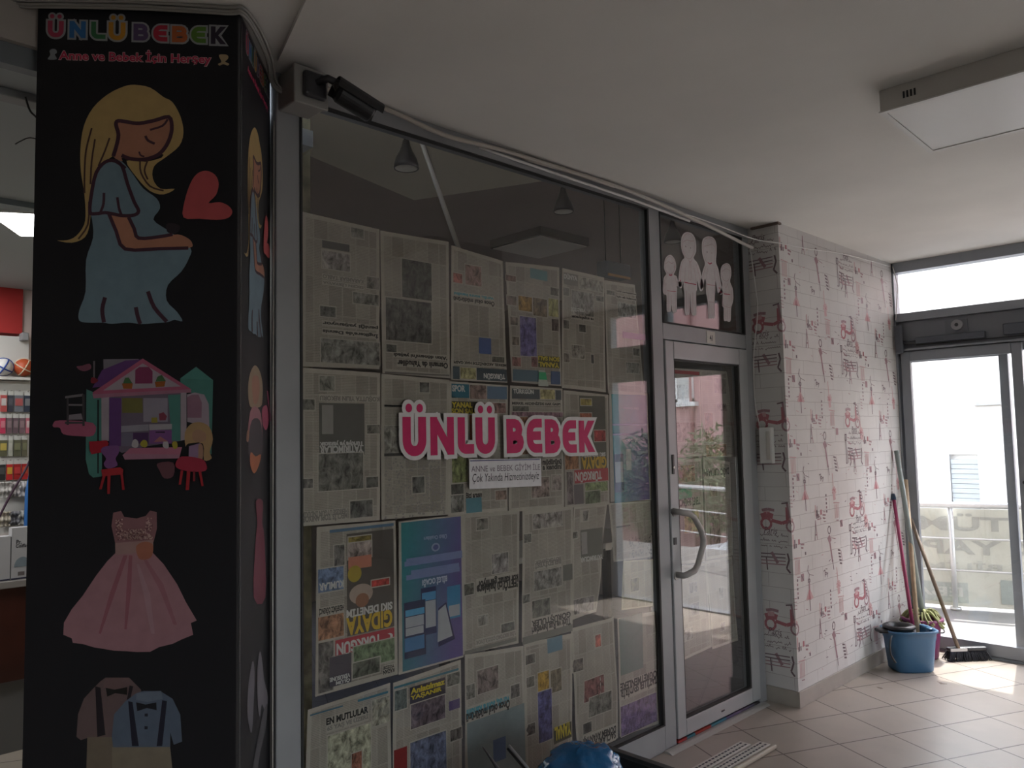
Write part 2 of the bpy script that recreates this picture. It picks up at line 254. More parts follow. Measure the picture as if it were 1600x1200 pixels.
# ---------------- traced outlines of printed matter, in millimetres on their own sheets
PAGES=[["A",[1319,2323,1632,2315,1626,1801,1315,1796],0.4,[["F",[1394,2211,1503,2237],[10,10,10]],["P",[1394,2140,1504,2202],[30,28,27]],["U",[1395,2104,1560,2119],[25,24,22],"KARAMSAR TABLO"],["U",[1395,2083,1560,2097],[25,24,22],"SEÇEN LİBYA'DA"],["P",[1511,2268,1562,2302],[20,20,18]],["P",[1573,2091,1626,2133],[22,21,19]],["P",[1517,2031,1625,2070],[22,22,20]],["P",[1385,1972,1445,2007],[16,16,15]],["U",[1393,1941,1621,1958],[2,2,2],"paniği yaşanıyor"],["U",[1393,1911,1621,1930],[2,2,2],"İngiltere'de Dennis"],["P",[1387,1814,1626,1896],[25,25,23]]]],["B",[1638,2313,1962,2323,1959,1781,1642,1788],0.4,[["P",[1733,2077,1874,2223],[11,11,10]],["P",[1658,1911,1870,2068],[13,13,12]],["U",[1691,1850,1945,1868],[2,2,2],"'Altın dönemi'ni yaşadı"],["U",[1707,1817,1948,1840],[2,2,2],"Osmanlı da Yahudiler"],["F",[1651,1788,1955,1794],[20,19,18]],["P",[1659,1867,1704,1894],[12,12,11]]]],["C",[1979,2313,2263,2289,2274,1774,1968,1774],1,[["P",[1986,2165,2034,2203],[40,16,14]],["P",[2051,2165,2137,2246],[30,20,18]],["U",[1988,2114,2203,2129],[8,35,45],"vurdu, sonra kendini"],["U",[1985,2087,2207,2109],[2,2,2],"Önce okul müdürünü"],["F",[2118,1888,2185,1954],[9,14,33]],["P",[2189,1857,2258,1880],[12,12,10]],["U",[1981,1837,2269,1852],[2,2,2],"MERKEL AKDENİZ'DE HAK GASPI"],["F",[1977,1779,2271,1829],[5,8,10]],["U",[2141,1783,2260,1809],[62,62,60],"TÜRKGÜN"],["P",[2015,1782,2099,1826],[40,38,20]]]],["D",[2270,2286,2612,2310,2605,1769,2293,1777],1,[["P",[2271,2207,2328,2231],[20,13,12]],["F",[2416,2235,2529,2280],[12,26,28]],["P",[2549,2177,2604,2211],[12,11,10]],["P",[2342,2087,2426,2150],[32,20,6]],["P",[2432,2073,2523,2152],[18,14,10]],["P",[2534,2080,2599,2160],[36,35,16]],["P",[2273,2105,2329,2143],[25,20,18]],["P",[2552,2016,2597,2070],[13,11,10]],["P",[2290,2020,2334,2054],[20,17,15]],["P",[2347,1892,2448,2062],[17,15,32]],["P",[2299,1935,2339,1970],[20,17,14]],["F",[2454,1848,2595,1899],[8,8,3]],["U",[2456,1878,2593,1898],[62,50,5],"SON SALI"],["U",[2455,1850,2592,1872],[62,50,5],"YANAL"],["F",[2298,1783,2456,1832],[10,17,22]],["F",[2535,1776,2595,1834],[7,12,24]],["P",[2296,1845,2348,1883],[30,15,14]],["P",[2412,1847,2450,1890],[20,10,10]]]],["E",[2631,2310,2931,2304,2919,1750,2609,1762],0.6,[["F",[2639,2237,2737,2291],[20,20,18]],["H",[2641,2262,2733,2289],[62,62,60],"DÜNYA"],["P",[2747,2230,2918,2283],[33,32,28]],["P",[2691,2103,2846,2216],[28,27,25]],["U",[2683,2115,2786,2135],[62,62,60],"VERDİĞİ"],["U",[2682,2084,2845,2102],[2,2,2],"ve engelleyecek"],["P",[2865,2184,2921,2209],[20,20,18]],["P",[2737,2026,2784,2060],[10,10,9]],["P",[2629,2033,2666,2071],[15,14,13]],["P",[2679,1901,2771,1961],[30,28,25]],["P",[2627,1880,2662,1919],[20,18,16]],["P",[2817,1883,2836,1924],[10,10,10]],["P",[2634,2185,2674,2221],[20,20,18]]]],["F",[2935,2292,3180,2300,3230,1738,2940,1744],0.8,[["H",[3028,2245,3187,2256],[2,2,2],"LGS yerleştirme"],["H",[3026,2217,3186,2230],[2,2,2],"için ek kılavuz"],["P",[3035,2127,3181,2196],[30,30,28]],["P",[2948,2225,3011,2246],[20,20,18]],["F",[3068,2022,3251,2053],[27,10,28]],["P",[3087,1850,3193,1902],[25,25,23]],["P",[3147,1940,3198,1976],[15,14,12]]]],["G",[1314,1792,1630,1787,1622,1260,1310,1267],0.4,[["P",[1382,1717,1440,1767],[25,25,22]],["U",[1382,1682,1624,1704],[25,24,22],"KOŞUTTA YILIN REKORU"],["F",[1379,1496,1560,1675],[13,13,12]],["F",[1390,1569,1434,1668],[33,32,30]],["U",[1380,1524,1555,1547],[62,62,60],"Türkiye'ye yakacak"],["U",[1380,1503,1554,1529],[62,62,60],"YATIRIMCILAR"],["P",[1376,1377,1553,1502],[19,19,17]],["P",[1319,1651,1362,1686],[17,17,15]],["P",[1570,1569,1623,1599],[18,18,16]],["P",[1565,1378,1615,1415],[13,13,12]],["P",[1312,1391,1354,1421],[20,19,18]],["U",[1313,1287,1488,1313],[25,24,22],"HERKESE UYGUN İNDİRİM"],["U",[1313,1272,1488,1299],[25,24,22],"MECLİS TOPLANIYOR"],["P",[1499,1277,1590,1335],[15,15,14]]]],["H",[1637,1785,1957,1774,1940,1253,1631,1261],0.5,[["P",[1810,1722,1855,1760],[15,15,14]],["F",[1648,1665,1741,1672],[5,5,5]],["P",[1647,1496,1719,1596],[32,31,28]],["F",[1646,1486,1732,1496],[5,5,5]],["D",[1643,1260,1925,1481],[30,28,27]],["P",[1769,1345,1826,1405],[15,15,14]]]],["I",[1960,1769,2279,1762,2262,1240,1941,1247],0.8,[["F",[1968,1705,2060,1760],[3,17,24]],["H",[1970,1729,2039,1755],[62,62,60],"SPOR"],["P",[2064,1702,2152,1758],[25,18,16]],["F",[2157,1704,2270,1756],[12,20,30]],["F",[1967,1642,2115,1691],[7,7,5]],["H",[1967,1666,2076,1688],[62,50,5],"YANAL"],["H",[1966,1642,2090,1663],[62,50,5],"SON SALI"],["P",[2123,1646,2262,1688],[35,22,20]],["F",[2058,1522,2112,1636],[50,10,3]],["P",[1966,1373,2045,1474],[24,27,12]],["P",[1960,1325,2023,1367],[10,10,9]],["P",[1956,1258,2022,1324],[22,22,20]],["H",[2034,1308,2119,1331],[2,2,2],"Bizi arasın"],["F",[2033,1250,2116,1308],[10,26,32]],["P",[2194,1290,2256,1327],[25,18,15]]]],["J",[2283,1762,2610,1758,2601,1229,2262,1236],0.7,[["F",[2292,1707,2599,1750],[7,9,10]],["H",[2300,1729,2423,1752],[62,62,60],"TÜRKGÜN"],["P",[2465,1709,2556,1751],[42,38,20]],["H",[2291,1682,2590,1697],[2,2,2],"MERKEL AKDENİZ'DE HAK GASPI"],["P",[2294,1655,2392,1676],[15,15,13]],["P",[2289,1630,2605,1651],[30,18,22]],["P",[2277,1472,2382,1629],[40,20,12]],["H",[2467,1422,2589,1448],[2,2,2],"müdürünü"],["H",[2466,1400,2588,1426],[2,2,2],"a kendini"],["P",[2395,1285,2507,1370],[28,22,20]],["P",[2523,1308,2585,1375],[30,26,24]]]],["K",[2619,1752,2939,1738,2925,1219,2608,1227],0.6,[["F",[2726,1447,2911,1730],[10,10,8]],["P",[2735,1686,2813,1715],[30,25,8]],["P",[2727,1628,2811,1649],[45,16,10]],["P",[2823,1518,2908,1569],[35,6,6]],["U",[2729,1441,2904,1466],[62,62,60],"SIKI DENETİM"],["F",[2724,1386,2911,1448],[10,9,5]],["U",[2727,1391,2909,1447],[60,38,4],"GIDAYA"],["P",[2617,1396,2708,1459],[35,18,10]],["F",[2676,1331,2919,1391],[42,5,6]],["U",[2680,1333,2870,1381],[62,62,60],"TÜRKGÜN"],["P",[2623,1239,2666,1385],[20,17,17]],["F",[2669,1237,2734,1326],[15,13,14]],["P",[2747,1285,2912,1329],[22,27,14]],["P",[2745,1234,2856,1290],[15,18,12]]]],["M",[1374,1258,1695,1252,1698,704,1365,705],0.4,[["F",[1422,1234,1686,1244],[10,20,32]],["F",[1488,877,1684,1224],[10,9,8]],["P",[1495,1187,1588,1211],[25,20,6]],["P",[1494,1137,1589,1190],[32,27,25]],["F",[1494,1101,1589,1143],[55,22,15]],["O",[1491,1056,1547,1113],[42,32,5]],["O",[1497,978,1594,1047],[45,36,30]],["O",[1522,966,1577,1014],[30,14,8]],["P",[1588,1029,1663,1051],[45,6,5]],["U",[1485,930,1676,966],[62,62,60],"SIKI DENETİM"],["U",[1483,879,1675,940],[62,42,4],"GIDAYA"],["F",[1440,822,1683,873],[45,5,7]],["U",[1444,815,1626,862],[62,62,60],"TÜRKGÜN"],["O",[1646,834,1676,857],[62,62,60]],["O",[1640,836,1665,855],[45,5,7]],["P",[1438,1120,1478,1190],[20,19,18]],["P",[1376,1040,1474,1117],[16,22,35]],["U",[1379,1046,1474,1071],[62,62,60],"KUMLAR"],["U",[1379,963,1474,988],[2,2,2],"HEDEFİMİZ ÖĞRENCİ"],["P",[1375,884,1473,960],[38,20,12]],["P",[1375,713,1432,876],[16,15,14]],["F",[1417,723,1502,821],[9,8,10]],["U",[1417,736,1497,755],[62,62,60],"VİRÜSÜNE"],["U",[1441,724,1497,737],[62,62,60],"ÖLÜM"],["P",[1511,761,1682,837],[16,22,13]],["P",[1507,732,1618,783],[14,15,12]],["U",[1632,732,1680,746],[2,2,2],"YÜZDE"],["U",[1632,718,1680,732],[2,2,2],"KAZAN"]]],["N",[1705,1247,2016,1249,2004,703,1697,703],0.3,[["G",[1715,710,2000,1242],0],["U",[1817,1163,1928,1181],[30,35,50],"Ülkü Ocakları"],["O",[1852,1121,1893,1153],[30,35,50]],["O",[1860,1127,1886,1147],[10,12,30]],["F",[1735,1094,2003,1110],[20,25,45]],["F",[1727,1082,2003,1100],[20,25,45]],["F",[1756,1047,1986,1065],[20,25,45]],["F",[1734,1032,1989,1050],[20,25,45]],["U",[1803,996,1925,1025],[55,60,70],"BİLGİ OCAĞI"],["F",[1799,821,1871,993],[3,4,12]],["F",[1804,946,1869,976],[8,30,55]],["F",[1805,846,1868,944],[40,42,45]],["F",[1924,860,1990,982],[5,25,45]],["F",[1931,867,1986,909],[40,42,45]],["Q",[1880,909,1919,926,1960,781,1878,767],[3,3,10]],["Q",[1879,900,1915,918,1948,795,1874,785],[40,42,44]],["F",[1722,753,1819,953],[3,4,10]],["F",[1728,902,1814,925],[8,35,60]],["F",[1728,862,1811,899],[40,42,45]],["F",[1728,833,1809,860],[42,44,46]],["F",[1723,777,1812,826],[6,20,40]]]],["L",[2944,1758,3274,1753,3256,1216,2930,1231],0.3,[["G",[2960,1222,3240,1742],0],["U",[3029,1506,3154,1526],[50,50,60],"BİLGİ OCAĞI"],["U",[3047,1668,3173,1680],[30,35,50],"Ülkü Ocakları"],["F",[2964,1271,3035,1454],[3,5,14]],["F",[2971,1319,3029,1417],[30,35,40]],["F",[3057,1373,3099,1477],[35,37,40]],["F",[2961,1591,3235,1600],[25,25,45]],["F",[2959,1544,3233,1552],[25,25,45]]]],["O",[2016,1249,2330,1240,2306,696,2008,711],0.7,[["P",[2088,1179,2148,1222],[20,19,17]],["P",[2166,996,2256,1074],[30,28,27]],["U",[2084,945,2311,987],[2,2,2],"kol kanat geriliyor'"],["U",[2083,919,2307,962],[2,2,2],"'FETÖ'cü hainlere"],["P",[2017,933,2068,976],[14,14,12]],["P",[2209,751,2283,789],[12,12,11]],["U",[2071,730,2290,753],[25,24,22],"'LİSE SEKTÖRÜ ÇÖZÜLÜYOR'"],["F",[2012,708,2293,723],[20,20,18]],["P",[2087,804,2136,842],[26,25,23]]]],["P",[2340,1235,2659,1232,2637,690,2318,699],0.7,[["P",[2400,1153,2587,1215],[30,28,26]],["P",[2341,1102,2387,1137],[20,20,18]],["U",[2408,1000,2570,1023],[25,24,22],"BÜYÜKŞEHİR"],["U",[2405,982,2572,1010],[25,24,22],"BELEDİYESİ"],["P",[2400,894,2573,974],[28,27,25]],["P",[2384,783,2495,854],[16,16,14]],["U",[2378,743,2625,781],[2,2,2],"GÖRÜŞTÜLER"],["U",[2377,716,2623,758],[2,2,2],"Türk ve Rus heyetleri"],["F",[2321,687,2634,717],[20,20,18]],["P",[2326,855,2372,888],[20,20,18]],["F",[2583,910,2644,979],[17,17,15]]]],["Q",[2675,1231,2907,1227,2812,739,2644,732],2.2,[["F",[2721,982,2871,1117],[16,16,14]],["F",[2727,1007,2767,1107],[36,35,33]],["U",[2716,972,2866,995],[62,62,60],"YATIRIMCILAR"],["P",[2657,1086,2701,1114],[20,20,18]],["P",[2724,1156,2778,1203],[25,24,22]],["P",[2658,751,2794,814],[30,28,27]]]],["R",[2924,1225,3266,1213,3256,935,2949,947],1.2,[["F",[2972,1104,3080,1111],[10,10,10]],["D",[3067,947,3248,1048],[10,10,10]],["P",[2893,1011,2932,1035],[10,10,10]]]],["RY",[3010,946,3250,925,3234,697,2986,718],0.6,[["P",[3062,791,3128,852],[20,19,10]]]],["S",[1336,671,1663,683,1666,230,1319,268],0.6,[["F",[1344,649,1467,654],[7,17,25]],["F",[1526,650,1653,658],[7,20,28]],["H",[1403,604,1568,627],[2,2,2],"EN MUTLULAR"],["H",[1406,581,1568,604],[25,24,22],"65 YAŞ VE ÜZERİ"],["P",[1408,395,1578,567],[40,40,30]],["P",[1500,388,1540,484],[30,12,8]],["P",[1585,551,1658,640],[35,34,28]]]],["T",[1676,679,1996,694,1990,163,1669,221],0.6,[["F",[1679,657,1983,665],[7,20,26]],["F",[1748,498,1916,646],[6,5,7]],["H",[1751,620,1913,642],[62,50,5],"Anlatılmaz"],["H",[1750,596,1898,617],[62,50,5],"YAŞANIR"],["P",[1752,497,1913,583],[15,12,14]],["P",[1748,251,1914,450],[14,16,24]],["F",[1676,348,1733,445],[25,3,3]],["P",[1681,580,1734,649],[14,16,15]],["P",[1925,608,1987,652],[18,18,16]],["F",[1931,517,1985,552],[12,9,20]],["P",[1935,403,1991,444],[15,14,13]]]],["U",[2011,710,2331,682,2333,125,1998,134],0.7,[["P",[2073,545,2184,635],[22,18,17]],["P",[2014,539,2058,592],[20,20,18]],["U",[2012,464,2243,510],[8,35,45],"vurdu, sonra kendini"],["U",[2009,447,2243,488],[2,2,2],"Önce okul müdürünü"],["F",[2014,133,2326,452],[24,31,32]],["F",[2149,263,2217,350],[8,15,30]],["P",[2252,486,2301,537],[18,17,16]]]],["V",[2336,689,2634,676,2618,84,2333,121],1,[["F",[2475,620,2570,681],[12,24,32]],["P",[2344,600,2399,637],[15,14,13]],["P",[2346,505,2393,546],[18,17,15]],["P",[2413,459,2478,551],[42,26,5]],["P",[2489,451,2556,545],[20,17,12]],["P",[2410,265,2491,472],[10,10,24]],["F",[2499,236,2617,302],[6,6,4]],["U",[2504,248,2613,305],[62,50,5],"YANAL"],["P",[2340,313,2390,357],[14,13,12]]]],["Wp",[2635,696,2945,691,2947,138,2666,130],2.2,[["P",[2798,580,2840,633],[40,12,10]],["P",[2641,503,2706,555],[15,13,12]],["P",[2709,356,2848,451],[22,10,10]],["P",[2743,282,2898,368],[18,18,16]],["P",[2705,218,2762,263],[10,10,10]],["U",[2702,165,2929,210],[2,2,2],"DÖNEM AVANTAJI"],["U",[2701,137,2928,184],[2,2,2],"SAÇLARI KÖRPE"]]],["X",[2954,684,3266,669,3281,123,2947,146],0.8,[["F",[2963,420,3144,682],[16,21,19]],["U",[2958,336,3251,386],[2,2,2],"ÖĞRETMENLERE"],["U",[2957,308,3250,358],[2,2,2],"TATİLLER SEVDİRİR"],["P",[2957,143,3240,279],[18,13,25]]]]]
DPAGES=[["DA",[3478,1896,3792,1900,3792,1422,3472,1418],0.7,[["F",[3489,1868,3784,1887],[40,5,5]],["P",[3549,1675,3663,1810],[25,22,20]],["P",[3507,1500,3727,1606],[30,25,22]]]],["DB",[3805,1901,4085,1903,4168,1399,3799,1421],1.2,[["U",[3959,1671,4067,1714],[2,2,2],"VARTAN"],["P",[3828,1497,3910,1659],[30,20,15]],["P",[3829,1414,4041,1481],[35,22,15]],["P",[3936,1772,4068,1859],[20,18,16]]]],["DC",[3484,1411,3785,1408,3784,843,3491,860],0.8,[["P",[3558,1285,3713,1375],[30,15,12]],["U",[3548,1144,3754,1200],[2,2,2],"TERFİ SEVİNCİ"],["F",[3498,1198,3675,1253],[2,25,12]],["P",[3597,1015,3732,1129],[40,32,15]]]],["DD",[3792,1414,4073,1376,4068,844,3791,849],1,[["U",[3794,1293,4053,1348],[2,2,2],"DAĞCI KURTARAN"],["P",[3840,1192,3921,1268],[30,25,20]],["P",[3829,924,3936,1110],[25,20,18]]]],["DE",[3491,853,3784,836,3816,378,3495,363],1,[["P",[3615,695,3692,750],[30,28,28]],["P",[3626,575,3703,638],[30,28,27]],["P",[3552,460,3633,518],[32,30,28]]]],["DF",[3791,842,4067,837,4100,357,3822,363],1.5,[["P",[3918,619,3967,679],[28,27,25]],["P",[3917,442,3968,487],[30,28,27]]]]]
MOTIFS={"words":[4.338,2.628],"tower":[4.576,2.677],"dancer":[4.458,2.361],"parasol":[4.765,2.603],"stamp":[4.932,2.689],"stripes":[4.89,2.491],"lamp":[5.06,2.607],"table":[5.121,2.545],"rose":[4.85,2.32],"scooter":[5.163,2.211],"dot":[4.428,2.561],"pinktext":[4.326,2.5],"shoe":[4.631,2.203],"vtext":[4.314,2.374],"joy":[4.679,2.416]}
SIGN=[["UU",1711,1628,1820,1483],["N",1839,1628,1955,1483],["L",1974,1627,2058,1484],["UU",2066,1627,2172,1481],["B",2236,1621,2336,1479],["E",2355,1622,2448,1477],["B",2466,1620,2564,1472],["E",2580,1616,2672,1470],["K",2689,1614,2801,1470]]
